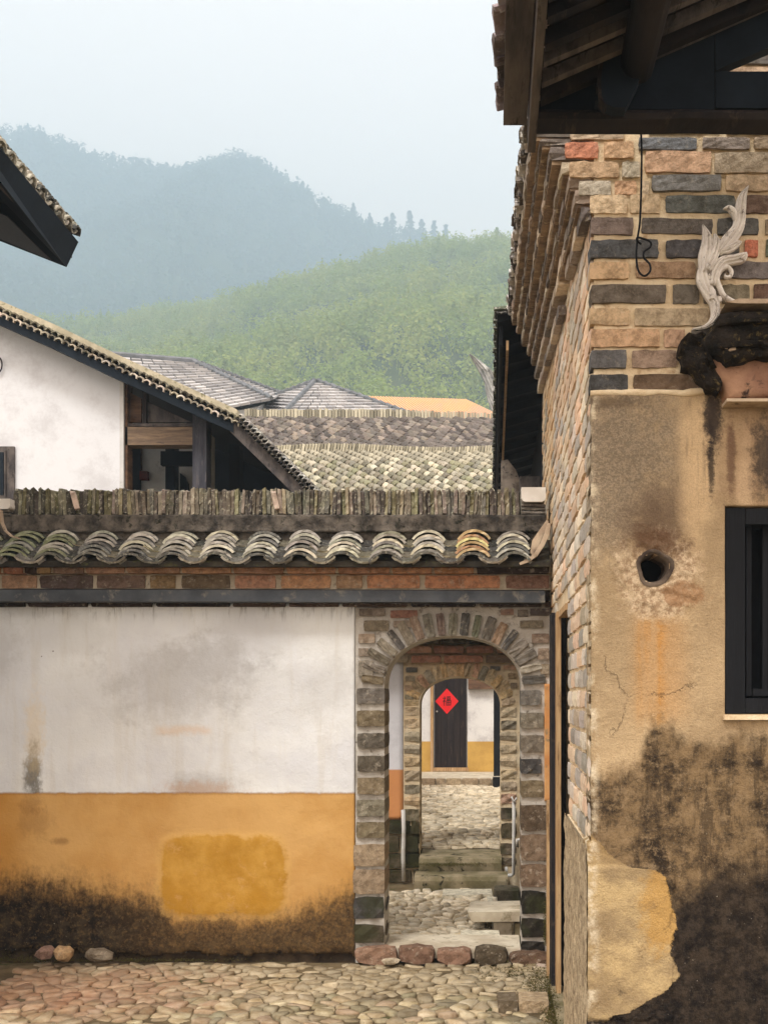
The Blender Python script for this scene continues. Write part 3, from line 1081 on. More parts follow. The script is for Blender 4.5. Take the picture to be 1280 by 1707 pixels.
# mortar behind the courses
put("mortar_bed", MB().box(WX0, .414, 7.945, 8.05, Z(983, 7.94), Z(957, 7.94)).box(WX0, .414, 7.88, 8.04, Z(957, 7.94) + .002, Z(928, 7.94)).mesh("mortar_bed"), M_MORTAR, wall)
# gutter board
gm = MB()
N = 24
for i in range(N):
    xa, xb = X(-120, 7.84) + (X(908, 7.84) - X(-120, 7.84)) * i / N, X(-120, 7.84) + (X(908, 7.84) - X(-120, 7.84)) * (i + 1) / N
    s0, s1 = -.010 * (i / N) ** 2, -.010 * ((i + 1) / N) ** 2
    zb, zt = Z(1002, 7.84), Z(983, 7.84)
    gm.hexa([(xa, 7.84, zb + s0), (xb, 7.84, zb + s1), (xb, 7.965, zb + s1), (xa, 7.965, zb + s0)], [(xa, 7.84, zt + s0), (xb, 7.84, zt + s1), (xb, 7.965, zt + s1 + .02), (xa, 7.965, zt + s0 + .02)])
put("gutter", gm.mesh("gutter"), M_GUTTER, wall)

# coping: sloping bed, pan tiles, cover tiles
bed = MB()
bed.hexa([(WX0, 7.72, 2.60 + .1), (.40, 7.72, 2.60 + .1), (.40, 8.05, 2.72), (WX0, 8.05, 2.72)], [(WX0, 7.72, 2.60 + .135), (.40, 7.72, 2.60 + .135), (.40, 8.05, 2.93), (WX0, 8.05, 2.93)])
put("roof_bed", bed.mesh("roof_bed"), mat_simple("dark_mortar", C(70, 64, 54), C(44, 42, 38), 9, 1, .9, C(84, 84, 50), 50), wall)
COVERS = [arc_tile(.228, .060, .20, .0165, 9, .93, "roof_tile", s) for s in range(4)]
PANS = [arc_tile(.20, .046, .22, .014, 8, .93, "pan_tile", s + 9) for s in range(3)]
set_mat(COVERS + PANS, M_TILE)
TCOL = [C(186, 182, 170), C(160, 156, 148), C(138, 136, 130), C(112, 112, 110), C(198, 192, 172), C(150, 150, 134)]
centers = [-185, -115, -45, 25, 90, 158, 226, 292, 362, 433, 502, 573, 645, 713, 788, 855]
SL = math.radians(33)
for ci, cpx in enumerate(centers):
    cx = X(cpx, 7.8)
    nl = 7
    for k in range(nl):
        y = 7.69 + k * .046 + random.uniform(-.006, .006)
        z = Z(940, 7.69) + .020 + k * .0305 + random.uniform(-.003, .003)
        warm = cpx == 788
        col = random.choice(TCOL) if not warm else random.choice([C(206, 196, 140), C(196, 172, 130), C(178, 140, 110)])
        if k < 1:
            col = C(96, 94, 88)
        if cpx < 120 and random.random() < .6:
            col = C(128, 132, 104)
        put("roof_tile", random.choice(COVERS), None, wall, (cx + random.uniform(-.006, .006) + (k * .003 if cpx < 60 else 0), y, z),
            (.10 + random.uniform(-.03, .03), random.uniform(-.07, .07), random.uniform(-.05, .05)), (random.uniform(.95, 1.05), 1, random.uniform(.92, 1.08)), vary(col, .18))
    if ci + 1 < len(centers):
        mx = X((cpx + centers[ci + 1]) / 2, 7.76)
        wpx = (centers[ci + 1] - cpx) * 7.76 / F
        for k in range(4):
            y = 7.675 + k * .075 + random.uniform(-.006, .006)
            z = Z(941, 7.67) + .048 + k * .046
            put("pan_tile", random.choice(PANS), None, wall, (mx, y, z), (-SL * .75, math.pi, random.uniform(-.04, .04)), (1.0, 1, 1), vary(random.choice([C(120, 118, 110), C(98, 96, 88), C(160, 150, 126)] if k else [C(150, 144, 130), C(104, 100, 92)]), .15))
# lumps of bedding mortar under the first cover tiles
for cpx in centers:
    for s in (-1, 1):
        put("mortar_lump", random.choice(BLOCKS), None, wall, (X(cpx + s * 22 + random.uniform(-3, 3), 7.72), 7.76, Z(934, 7.7) + random.uniform(-.004, .004)), (0, s * .6, 0), (.055, .09, .026), vary(C(150, 146, 138), .15))

# plaster fillet, ridge of tiles on edge, end caps
M_FILLET = mat_simple("sooty_fillet", C(112, 104, 94), C(46, 43, 40), 9, .95, 1.0, C(34, 36, 26), 45, dist=.014)
put("fillet", grid_mesh(X(22, 8.02), .39, Z(895, 8.02), Z(859, 8.02), 150, 10, lambda x, z: 7.99 + .012 * fbm(x * 6, z * 6, 1) - .02 * max(0, (Z(880, 8) - z) / .1), lambda x, z: z > Z(887, 8) + .012 * fbm(x * 5, 0, 2), "fillet", 8.2), M_FILLET, wall)
put("fillet_core", MB().box(WX0, .39, 8.02, 8.33, 2.90, Z(861, 8.02)).mesh("fillet_core"), M_FILLET, wall)
x = 22.5
RT = [C(150, 140, 122), C(122, 112, 98), C(170, 158, 130), C(104, 96, 88), C(140, 134, 104), C(160, 144, 132), C(92, 84, 78), C(128, 124, 112)]
slabs = [rough_mesh(s + 70, 1, 2, 4, .09, .05, name="ridge_tile") for s in range(6)]
set_mat(slabs, mat_tile("ridge_clay", .3, C(206, 200, 176)))
while x < 866:
    w = random.uniform(5.2, 7.6)
    hh = random.uniform(-1.5, 2.0)
    mossy = x < 180
    col = random.choice(RT) if not mossy else random.choice([C(88, 84, 74), C(116, 112, 84), C(96, 88, 82), C(140, 136, 116)])
    put("ridge_tile", random.choice(slabs), None, wall, (X(x + w / 2, 8.05), 8.05 + .11 + random.uniform(-.012, .012), (Z(861, 8.05) + Z(815 - hh, 8.05)) / 2), (0, .05 * math.sin(x * .05) + random.uniform(-.035, .035), random.uniform(-.03, .03)),
        ((w - .8) * 8.05 / F, .21, (46 + hh) * 8.05 / F), vary(col, .2))
    x += w
for sx, tilt in ((124, .25), (458, .22)):    # a broken pink sherd stuck between the ridge tiles
    put("tile_sherd", slabs[0], None, wall, (X(sx, 8.0), 8.02, Z(834, 8.02)), (.1, -tilt, .2), (.035, .05, .125), C(214, 190, 172), "broken pale pink tile sherd")


def cap_poly(x0, x1, y0, y1, r=6):
    return [(X(x0, 8), Z(y0, 8)), (X(x1, 8), Z(y0, 8)), (X(x1, 8), Z(y1 - r, 8)), (X(x1 - r * .4, 8), Z(y1 - r * .3, 8)), (X(x1 - r, 8), Z(y1, 8)), (X(x0 + r, 8), Z(y1, 8)), (X(x0 + r * .4, 8), Z(y1 - r * .3, 8)), (X(x0, 8), Z(y1 - r, 8))]


put("end_cap", MB().prism(cap_poly(868.5, 909, 813, 837), 7.98, 8.3).mesh("end_cap"), M_CAP, wall, label="smooth white end cap on the ridge beside the brick house")
put("end_cap", MB().prism(cap_poly(-22, 19, 832, 849, 4), 7.98, 8.3).mesh("end_cap"), M_CAP, wall, label="grey white end cap at the left end of the ridge")
for i, y0 in enumerate((840, 846, 852)):
    put("flat_tile", BLOCKS[i], None, wall, (X(889, 8.02), 8.15, Z(y0 + 2.5, 8.02)), (0, .02, 0), (.17, .28, .019), vary(C(118, 110, 100), .2))
    put("flat_tile", BLOCKS[i], None, wall, (X(-2, 8.02), 8.15, Z(y0 + 6, 8.02)), (0, -.02, 0), (.17, .28, .02), vary(C(100, 94, 84), .2))


def ribbon(pts, th, d, y1):
    """a band of thickness th (pixels) along pixel pts, from depth d back to y1"""
    up, dn = [], []
    for i, p in enumerate(pts):
        a, b = pts[max(0, i - 1)], pts[min(len(pts) - 1, i + 1)]
        tx, ty = b[0] - a[0], b[1] - a[1]
        L = math.hypot(tx, ty)
        w = th[i] if isinstance(th, (list, tuple)) else th
        nx_, ny_ = -ty / L * w / 2, tx / L * w / 2
        up.append((X(p[0] + nx_, d), Z(p[1] + ny_, d)))
        dn.append((X(p[0] - nx_, d), Z(p[1] - ny_, d)))
    mb = MB()
    for i in range(len(pts) - 1):
        a, b, c_, e = up[i], up[i + 1], dn[i + 1], dn[i]
        mb.hexa([(a[0], d, a[1]), (b[0], d, b[1]), (b[0], y1, b[1]), (a[0], y1, a[1])], [(e[0], d, e[1]), (c_[0], d, c_[1]), (c_[0], y1, c_[1]), (e[0], y1, e[1])])
    return mb


M_BEIGE = mat_simple("beige_lime", C(206, 186, 160), C(160, 138, 116), 8, .95, .7, C(112, 98, 86), 50)
put("curled_edge", ribbon([(915, 872), (911, 890), (903, 908), (893, 924), (880, 934), (866, 940)], [6, 9, 8, 7, 6, 4], 7.70, 7.76).mesh("curled_edge"), M_BEIGE, wall)
put("curled_tile", ribbon([(912, 868), (903, 885), (893, 903), (889, 921), (893, 932)], [4, 9, 13, 11, 4], 7.78, 7.84).mesh("curled_tile"), M_BEIGE, wall)
put("curled_edge", ribbon([(0, 850), (2, 870), (8, 884), (18, 893), (34, 898)], [2.5, 2.5, 2.5, 2.5, 2], 7.86, 7.90).mesh("curled_edge"), M_BEIGE, wall)

# threshold: pale slab and five blocks
sl = grid = MB().hexa([(X(641.5, 8), 7.955, .02), (X(867, 8), 7.955, .02), (X(867, 8), 8.42, .02), (X(641.5, 8), 8.42, .02)], [(X(641.5, 8), 7.96, .092), (X(867, 8), 7.955, .088), (X(867, 8), 8.42, .085), (X(641.5, 8), 8.42, .09)])
put("threshold_slab", sl.mesh("threshold_slab"), M_STONE_SLAB, wall)
for (a, b, c_, d_, col) in ((590, 662, 1580, 1611, C(150, 112, 84)), (664, 725, 1578, 1609, C(132, 98, 74)), (727, 786, 1581, 1611, C(146, 108, 82)), (789, 846, 1580, 1611, C(92, 78, 58)), (848, 914, 1588, 1612, C(112, 84, 62))):
    brick(wall, a, b, c_, d_, 7.87, .13, col, [rough_mesh(random.randint(0, 999), 4, 2, 3, .07, .22, name="threshold_block")], name="threshold_block")
for m_ in bpy.data.meshes:
    if m_.name.startswith("threshold_block") and not m_.materials:
        m_.materials.append(M_BRICK)

# loose stones along the foot of the wall
ROCKS = []
for s in range(5):
    rd = random.Random(s + 3)
    mb = MB()
    n1, n2 = 5, 8
    vs = [(0, 0, -.5)]
    for i in range(1, n1):
        for j in range(n2):
            th, ph = math.pi * i / n1, 2 * math.pi * j / n2
            r = .5 * (1 + rd.uniform(-.16, .16))
            vs.append((r * math.sin(th) * math.cos(ph), r * math.sin(th) * math.sin(ph), -r * math.cos(th)))
    vs.append((0, 0, .45))
    fs = [(0, 1 + (j + 1) % n2, 1 + j) for j in range(n2)]
    for i in range(n1 - 2):
        for j in range(n2):
            a, b = 1 + i * n2 + j, 1 + i * n2 + (j + 1) % n2
            fs.append((a, b, b + n2, a + n2))
    e = len(vs) - 1
    fs += [(e, e - n2 + j, e - n2 + (j + 1) % n2) for j in range(n2)]
    ROCKS.append(mb.add(vs, fs).mesh("rock", False))
set_mat(ROCKS, M_BRICK)
for (a, b, c_, d_, col, lab) in ((58, 86, 1581, 1601, C(150, 116, 98), "small pinkish stone at the foot of the wall, leftmost of the loose stones"),
                                 (80, 126, 1580, 1606, C(190, 152, 98), "tan rounded stone lying against the foot of the white and ochre wall"),
                                 (132, 194, 1584, 1606, C(128, 114, 92), "low grey lumpy stone at the foot of the wall, right of the tan stone"),
                                 (645, 655, 1600, 1612, C(196, 180, 150), "tiny pale pebble in front of the gateway's reddish threshold block"),
                                 (884, 916, 1611, 1630, C(198, 176, 156), "pale pinkish rounded stone beside the arch and the wooden door post")):
    x0, x1, z0, z1 = X(a, 7.8), X(b, 7.8), Z(d_, 7.8), Z(c_, 7.8)
    put("loose_stone", random.choice(ROCKS), None, None, ((x0 + x1) / 2, 7.84, (z0 + z1) / 2 + .005), (0, 0, random.uniform(0, 3)), (x1 - x0, .13, (z1 - z0) * 1.1), col, lab, "stone", "loose stones at the foot of the wall")
# two squared kerb stones near the door
for (a, b, c_, d_, lab) in ((864, 915, 1668, 1686, "flat squared tan slab set in the cobbles beside the narrow door"), (829, 862, 1674, 1690, "darker slab stone left of the squared tan slab in the cobbles")):
    d = 6.72
    x0, x1 = X(a, d), X(b, d)
    put("slab_stone", random.choice(BLOCKS), None, None, ((x0 + x1) / 2, d + .1, .02), (0, 0, random.uniform(-.1, .1)), (x1 - x0, .22, .07), C(178, 152, 112) if a > 850 else C(120, 104, 78), lab, "stone")


def tufts(name, spots, n, size, mat, label):
    vs, fs = [], []
    rd = random.Random(5)
    for _ in range(n):
        x, y, z, rx, ry, rz = rd.choice(spots)
        x += rd.gauss(0, .5) * rx
        y += rd.gauss(0, .5) * ry
        z += abs(rd.gauss(0, .5)) * rz
        s = size * rd.uniform(.5, 1.3)
        a, b = rd.uniform(0, 6.28), rd.uniform(.3, 1.3)
        u = Vector((math.cos(a), math.sin(a), 0)) * s
        v = Vector((-math.sin(a) * math.cos(b), math.cos(a) * math.cos(b), math.sin(b))) * s
        c_ = Vector((x, y, z))
        k = len(vs)
        vs += [tuple(c_ - u * .5), tuple(c_ + u * .5), tuple(c_ + v + u * .15)]
        fs.append((k, k + 1, k + 2))
    me = bpy.data.meshes.new(name)
    me.from_pydata(vs, [], fs)
    return put(name, me, mat, label=label, kind="stuff")


M_TUFT = mat_leaf("moss_leaf", (.13, .11, .03, 1), (.18, .14, .04, 1), (.07, .07, .02, 1))
tufts("moss", [(.30, 7.3, 0, .10, .5, .03), (.35, 6.5, 0, .06, .5, .03), (.37, 6.9, .0, .03, .6, .05), (-3.3, 7.93, .0, .5, .05, .05), (-2.4, 7.95, 0, .8, .03, .02), (.38, 7.8, .15, .02, .1, .25), (-1.1, 11.28, .08, .22, .05, .2), (.1, 7.6, -.01, .2, .2, .01), (-.4, 11.1, .2, .35, .12, .02)], 14000, .008, M_TUFT, "moss and small weeds at the foot of the walls and by the door")

# ------------------------------------------------------------------ brick house on the right
XS = .42          # plane of its long side wall
house = thing("brick_house", "tall brick house with a soot stained rendered corner, seen along its side wall", "house", (.8, 6.5, 0))
DF = 4.8          # plane of its front wall


def verge_z(y):
    return 3.90 + .118 * (y - 4.8)


M_BED = mat_simple("pale_bedding", C(238, 220, 186), C(218, 194, 156), 7, .96, 1.0, C(196, 168, 132), 50, dist=.014)
# side wall body with the door opening
DY0, DY1, DZ = 6.28, 7.30, Z(1008, 6.6)
sb = MB()


def side_seg(y0, y1, zb, top=None):
    t0, t1 = (verge_z(y0) + .25, verge_z(y1) + .25) if top is None else (top, top)
    sb.hexa([(XS + .012, y0, zb), (XS + .35, y0, zb), (XS + .35, y1, zb), (XS + .012, y1, zb)], [(XS + .012, y0, t0), (XS + .35, y0, t0), (XS + .35, y1, t1), (XS + .012, y1, t1)])


side_seg(5.05, DY0, -.4)
side_seg(DY0, DY1, DZ)
side_seg(DY1, 9.3, -.4)
sb.box(XS + .012, XS + .10, 4.83, 5.05, 1.2, 4.6)
put("side_masonry", sb.mesh("side_masonry"), M_BED, house)
# side wall bricks: the nearest 260 as bricks, the rest joined
SCOL = [C(240, 220, 190), C(222, 192, 156), C(206, 194, 174), C(228, 190, 152), C(214, 202, 184), C(196, 180, 158), C(234, 214, 184), C(216, 182, 148), C(186, 176, 164)]
cnt = 0
restm = MB()
rowh = .095
r = 0
zz = .06
rows = []
while zz < 4.5:
    rows.append(zz)
    zz += rowh
cells = []
for r, zb in enumerate(rows):
    y = 4.82 - (.15 if r % 2 else 0)
    while y < 9.28:
        L = random.choice([.30, .30, .26, .15, .33])
        y0, y1 = max(y, 4.82), min(y + L, 9.29)
        y += L + .016
        if y1 - y0 < .05:
            continue
        if y0 < DY1 + .02 and y1 > DY0 - .02 and zb < DZ:
            if y0 < DY0 - .08:
                y1 = DY0 - .03
            elif y1 > DY1 + .08:
                y0 = DY1 + .03
            else:
                continue
        if zb < 1.19 and y0 < 6.25:
            continue
        if zb + rowh > verge_z((y0 + y1) / 2) + .05:
            continue
        if y0 > 7.99 and zb < 3.0:
            continue
        cells.append((y0, y1, zb))
cells.sort(key=lambda c: c[0])
for (y0, y1, zb) in cells:
    proud = random.uniform(0, .005)
    col = vary(random.choice(SCOL if zb > 2.2 else SCOL + [C(176, 160, 132), C(156, 150, 138)]), .14)
    hh = rowh * random.uniform(.80, .88)
    if cnt < 290:
        put("side_brick", random.choice(BLOCKS_SIDE), None, house, (XS - proud + .05, (y0 + y1) / 2, zb + rowh / 2), (random.uniform(-.02, .02), 0, 0), (.1, y1 - y0, hh), col)
    else:
        b = random.choice(BLOCKS_SIDE)
        restm.add([(XS - proud + .05 + v.co.x * .1, (y0 + y1) / 2 + v.co.y * (y1 - y0), zb + rowh / 2 + v.co.z * hh) for v in b.vertices], [tuple(p.vertices) for p in b.polygons])
    cnt += 1
n_ = Nodes("far_side_brick", .92, .15)
i_ = n_.island()
w_ = n_.pos()
cc = n_.mix(n_.S(i_, .2, .5), C(222, 196, 160), C(206, 168, 126))
cc = n_.mix(n_.S(i_, .6, .85), cc, C(160, 150, 134))
cc = n_.mix(n_.m('MULTIPLY', n_.S(n_.noise(12, 5, .7, w_), .45, .7), .6), cc, C(222, 202, 170))
M_SIDEFAR = n_.done(cc, n_.noise(30, 4, .7, w_), .8, .015)
put("side_brickwork", restm.mesh("side_brickwork", False, False), M_SIDEFAR, house, kind="stuff")

# low plinth on the side wall, roughcast
M_PLINTH = mat_simple("roughcast", C(206, 186, 152), C(150, 132, 106), 16, .97, 1.0, C(84, 70, 52), 90, dist=.02)
pl = grid_mesh(-6.27, -4.80, 0.0, 1.20, 60, 50, lambda x, z: (XS - .02 + .008 * fbm(x * 6, z * 6, 1) - .004 * fbm(x * 20, z * 20, 3), -x, z + (.02 * fbm(x * 9, 2, 0) if z > 1.15 else 0)), None, "side_plinth")
put("side_plinth", pl, M_PLINTH, house)
put("plinth_core", MB().box(XS - .004, XS + .3, 4.9, 6.26, -.4, 1.19).mesh("plinth_core"), M_BED, house)

# front wall: rendered below, bare brick above
FX1 = 2.3
WINX, WINZ0, WINZ1 = X(1208, 4.785), Z(1191, 4.785), Z(844, 4.785)
HX, HZ, HR = X(1090, 4.785), Z(947, 4.785), .064


def fy(x, z):
    y = 4.785 + .006 * fbm(x * 2.2, z * 2.2, 0) + .0022 * fbm(x * 14, z * 14, 2)
    # hacked ring round the hole
    r_ = math.hypot((x - X(1098, 4.785)) / 1.05, z - Z(958, 4.785))
    k = max(0, min(1, (.185 + .05 * fbm(x * 9, z * 9, 7) - r_) / .04))
    y -= k * (.006 + .010 * fbm(x * 30, z * 30, 5, 3))
    rh = math.hypot(x - HX, z - HZ) + .012 * fbm(x * 20, z * 20, 8)
    if rh < .10:
        y += .02 * (1 - rh / .10)
    # the newer mend is a little proud with a ragged lip
    if z < Z(1450, 4.785) + .01 and x < X(1120, 4.785) + .03 * fbm(x * 9, z * 7, 4) and z > Z(1698, 4.785) + .03 * fbm(x * 12, 1, 4):
        y -= .007
    e = X(985, 4.785) + (0 if z > 1.22 else -.014) + .004 * fbm(0, z * 8, 3)
    if x < e + .02:
        y += .010 * (1 - (x - e) / .02) ** 2 if x > e else .01
    return (max(x, e), y, z)


fk = lambda x, z: not (x > WINX and WINZ0 < z < WINZ1) and math.hypot(x - HX, (z - HZ)) > HR * (1 + .15 * fbm(x * 20, z * 20, 1))
RTOP = Z(656, 4.785)
put("front_render", grid_mesh(X(976, 4.785), FX1, -.02, RTOP, 330, 420, fy, fk, "front_render", 5.02), mat_front_plaster(), house)
# rough lip where render meets brick
lip = MB()
xs = np.linspace(X(984, 4.78), FX1, 60)
pts = [Vector((x, 4.79, RTOP + .004 + .01 * fbm(x * 6, 0, 1))) for x in xs]
put("render_lip", lip.tube(pts, [.014 + .006 * fbm(x * 9, 3, 3) for x in xs], 6).mesh("render_lip", True), M_BED, house)
fb = MB()
fb.box(XS + .012, WINX, 5.0, 5.2, -.4, RTOP)
fb.box(WINX, FX1, 5.0, 5.2, -.4, WINZ0)
fb.box(WINX, FX1, 5.0, 5.2, WINZ1, RTOP)
put("front_core", fb.mesh("front_core"), M_BLACK, house)
fm = grid_mesh(XS + .012, FX1, RTOP - .02, 5.3, 110, 130, lambda x, z: 4.806 + .006 * fbm(x * 7, z * 7, 1) + .004 * fbm(x * 25, z * 25, 2), None, "front_masonry", 5.0)
put("front_masonry", fm, M_BED, house)

FR = [
    (228, 248, [(1063, 1162, BLUE), (1170, 1250, C(140, 130, 118)), (1257, 1330, TAN), (1338, 1420, GREY)]),
    (252, 288, [(1075, 1185, C(206, 164, 122)), (1190, 1290, C(178, 158, 128)), (1298, 1400, TAN)]),
    (290, 318, [(1085, 1203, C(128, 128, 126)), (1210, 1300, C(190, 164, 128)), (1308, 1400, TAN)]),
    (324, 355, [(983, 1045, C(208, 178, 136)), (1050, 1099, C(204, 176, 136)), (1109, 1227, C(96, 98, 94)), (1238, 1288, C(112, 88, 72)), (1296, 1390, GREY)]),
    (363, 390, [(983, 1056, C(122, 106, 94)), (1068, 1188, C(104, 98, 92)), (1195, 1265, C(108, 106, 104)), (1273, 1380, TAN)]),
    (399, 428, [(983, 1098, C(86, 88, 92)), (1110, 1172, C(92, 90, 92)), (1180, 1232, C(100, 96, 92)), (1242, 1264, C(196, 104, 58)), (1275, 1340, C(92, 100, 78))]),
    (436, 464, [(983, 1048, C(202, 166, 118)), (1058, 1160, C(150, 122, 88)), (1168, 1212, C(150, 140, 120)), (1219, 1310, C(116, 110, 108))]),
    (473, 505, [(983, 1112, C(108, 98, 86)), (1120, 1165, C(112, 104, 90)), (1173, 1196, C(120, 110, 92)), (1203, 1250, C(128, 118, 94)), (1256, 1330, C(104, 78, 62))]),
    (513, 542, [(983, 1050, C(196, 162, 116)), (1056, 1180, C(172, 150, 118)), (1188, 1300, TAN)]),
    (548, 578, [(983, 1100, C(196, 158, 112)), (1107, 1142, C(176, 138, 106)), (1150, 1290, GREY)]),
    (583, 614, [(983, 1045, C(98, 98, 98)), (1052, 1127, C(150, 128, 106)), (1135, 1290, GREY)]),
    (623, 650, [(983, 1047, C(82, 82, 84)), (1055, 1172, C(110, 90, 66)), (1180, 1290, GREY)]),
    # crumbling top left corner
    (236, 263, [(941, 998, C(214, 128, 84)), (1006, 1056, C(208, 166, 118))]),
    (216, 233, [(950, 1040, C(190, 166, 132))]),
    (268, 296, [(948, 1030, C(202, 168, 126)), (1036, 1066, C(190, 178, 152))]),
    (301, 325, [(963, 1019, C(190, 180, 158)), (1025, 1061, C(210, 160, 112)), (1066, 1082, C(206, 184, 148))]),
    (188, 222, [(1080, 1200, TAN), (1208, 1330, C(150, 130, 108))]),
    (150, 182, [(1070, 1180, PEACH), (1190, 1310, TAN)]),
    (112, 144, [(1080, 1196, TAN), (1206, 1340, C(206, 176, 138))]),
]
FBL = [rough_mesh(s + 200, 7, 1, 4, .032, .045, name="front_brick") for s in range(9)]
set_mat(FBL, mat_brick("weathered_brick", 1.5, 0, .2))
for (y0, y1, row) in FR:
    for (a, b, c_) in row:
        brick(house, a + random.uniform(-1, 1), b + random.uniform(-1, 1), y0 + random.uniform(-1, 1), y1 + random.uniform(-1, 1), 4.794 + random.uniform(-.006, .003), .1, tuple(min(1, v * 1.12) for v in c_), FBL, "front_brick", random.uniform(-.012, .012))
for k, (y0, y1) in enumerate(((74, 106), (36, 68), (0, 30), (-38, -6))):
    x = 1100 + 40 * (k % 2)
    while x < 1500:
        brick(house, x, x + 118, y0, y1, 4.79, .1, random.choice([TAN, PEACH, GREY]), FBL, "front_brick")
        x += 128

# stepped verge cornice along the side wall
CCOL = [C(176, 158, 136), C(152, 138, 122), C(130, 120, 110), C(200, 182, 154), C(116, 106, 98), C(168, 146, 128)]
steps = [(.375, .418, -.085, .06, .112), (.352, .42, -.015, .06, .118), (.322, .42, .055, .05, .122), (.292, .42, .11, .05, .127), (.245, .42, .165, .06, .132), (.205, .42, .23, .03, .140), (.165, .42, .265, .06, .148)]
for si, (xa, xb, dz, th, sl) in enumerate(steps):
    y = 4.8
    while y < 9.28:
        L = random.uniform(.22, .32)
        y1 = min(y + L, 9.3)
        ym = (y + y1) / 2
        if si == 0 and 5.7 < ym < 6.3:
            y = y1
            continue
        zc = 3.90 + dz + sl * (ym - 4.8) - (.05 if (si == 0 and ym > 6) else 0) - (.03 if si == 1 and ym > 6.2 else 0)
        put("cornice_brick", random.choice(BLOCKS_SIDE), None, house, ((xa + xb) / 2 + random.uniform(-.004, .004), ym, zc + th / 2), (math.atan(sl) + random.uniform(-.01, .01), 0, 0), (xb - xa, (y1 - y) * .97, th), vary(random.choice(CCOL), .2))
        y = y1
cm = MB()
for (xa, xb, dz, th, sl) in steps[1:]:
    cm.hexa([(xa + .012, 4.82, 3.90 + dz - .01), (.60, 4.82, 3.90 + dz - .01), (.60, 9.28, 3.90 + dz + sl * 4.48 - .01), (xa + .012, 9.28, 3.90 + dz + sl * 4.48 - .01)],
            [(xa + .012, 4.82, 3.90 + dz + th), (.60, 4.82, 3.90 + dz + th), (.60, 9.28, 3.90 + dz + th + sl * 4.48), (xa + .012, 9.28, 3.90 + dz + th + sl * 4.48)])
put("cornice_bed", cm.mesh("cornice_bed"), mat_simple("sooty_lime", C(160, 136, 108), C(110, 92, 76), 8, .95, .9, C(200, 180, 144), 50), house)
# ragged verge tiles
VT = [arc_tile(.15, .04, .16, .014, 6, .95, "verge_tile", s + 30) for s in range(3)]
set_mat(VT, mat_tile("pale_verge_clay", .2, C(226, 220, 210)))
y = 4.85
while y < 9.35:
    zt = 3.90 + .33 + .15 * (y - 4.8)
    for k in range(3):
        put("verge_tile", random.choice(VT), None, house, (.150 + random.uniform(-.014, .010) - .004 * k, y + random.uniform(-.02, .02), zt + k * .024), (.13, .12, -math.pi / 2 + random.uniform(-.12, .12)), None, vary(random.choice([C(196, 188, 176), C(120, 112, 104), C(92, 86, 80), C(210, 204, 196)]), .15))
    y += .145
# roof slab carried by the verge
rs = MB().hexa([(.20, 4.8, 4.20), (2.3, 4.8, 4.20), (2.3, 9.3, 4.20 + .15 * 4.5), (.20, 9.3, 4.20 + .15 * 4.5)], [(.20, 4.8, 4.26), (2.3, 4.8, 4.26), (2.3, 9.3, 4.26 + .15 * 4.5), (.20, 9.3, 4.26 + .15 * 4.5)])
for v_i, v in enumerate(rs.v):
    if v[1] < 5:
        rs.v[v_i] = (v[0], 5.05, v[2] + .0375)
put("roof_deck", rs.mesh("roof_deck"), M_WOOD_DARK, house)

# door in the side wall
door = put("door_frame", MB().box(XS - .018, XS + .008, 6.98, 7.13, -.05, DZ - .01).box(XS - .008, XS + .05, DY0 + .05, 6.98, DZ - .05, DZ - .013).mesh("door_frame"), M_WOOD_PALE, house, label="pale worn timber door frame")
put("door_leaf", MB().box(XS + .16, XS + .20, DY0 + .05, 6.98, .0, DZ - .1).mesh("door_leaf"), M_WOOD_BLACK, house, label="dark door leaf standing in shade")
put("door_post", MB().box(XS - .04, XS + .05, 7.16, 7.40, -.05, 2.35).mesh("door_post"), M_WOOD_DARK, house)
put("side_board", MB().box(XS - .055, XS - .02, 7.46, 7.52, .0, Z(1335, 7.45)).mesh("side_board"), M_WOOD_PALE, house)
put("door_sill", MB().box(XS - .05, XS + .2, DY0, 7.2, -.06, .03).mesh("door_sill"), M_STONE_MOSS, house)
put("door_latch", MB().tube([(XS + .15, 6.5, Z(1302, 6.5)), (XS + .08, 6.48, Z(1300, 6.5)), (XS + .06, 6.46, Z(1308, 6.5))], .009).mesh("door_latch"), M_GUTTER, house)
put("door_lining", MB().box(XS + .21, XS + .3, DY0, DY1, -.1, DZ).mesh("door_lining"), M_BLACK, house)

# clay pipe in the hole
ring = MB()
n1 = 20
for (r0, r1, y0, y1) in ((.066, .056, 4.772, 4.80), (.056, .05, 4.80, 5.05)):
    vs = []
    for j in range(n1):
        a = 2 * math.pi * j / n1
        q = 1 + .06 * math.sin(3 * a + 1) + .04 * math.sin(5 * a)
        vs += [(HX + r0 * q * math.cos(a), y0, HZ + r0 * q * math.sin(a)), (HX + r1 * q * math.cos(a), y1, HZ + r1 * q * math.sin(a)), (HX + (r0 + .012) * q * math.cos(a), y0 + .004, HZ + (r0 + .012) * q * math.sin(a))]
    fs = []
    for j in range(n1):
        a, b = 3 * j, 3 * ((j + 1) % n1)
        fs += [(a, b, b + 1, a + 1), (a + 2, b + 2, b, a)]
    ring.add(vs, fs)
put("hole_rim", ring.mesh("hole_rim", True, False), mat_simple("clay_rim", C(112, 98, 84), C(64, 54, 48), 12, .9, .7), house)
put("hole_lining", MB().box(HX - .1, HX + .1, 4.96, 4.99, HZ - .1, HZ + .1).mesh("hole_lining"), M_BLACK, house)

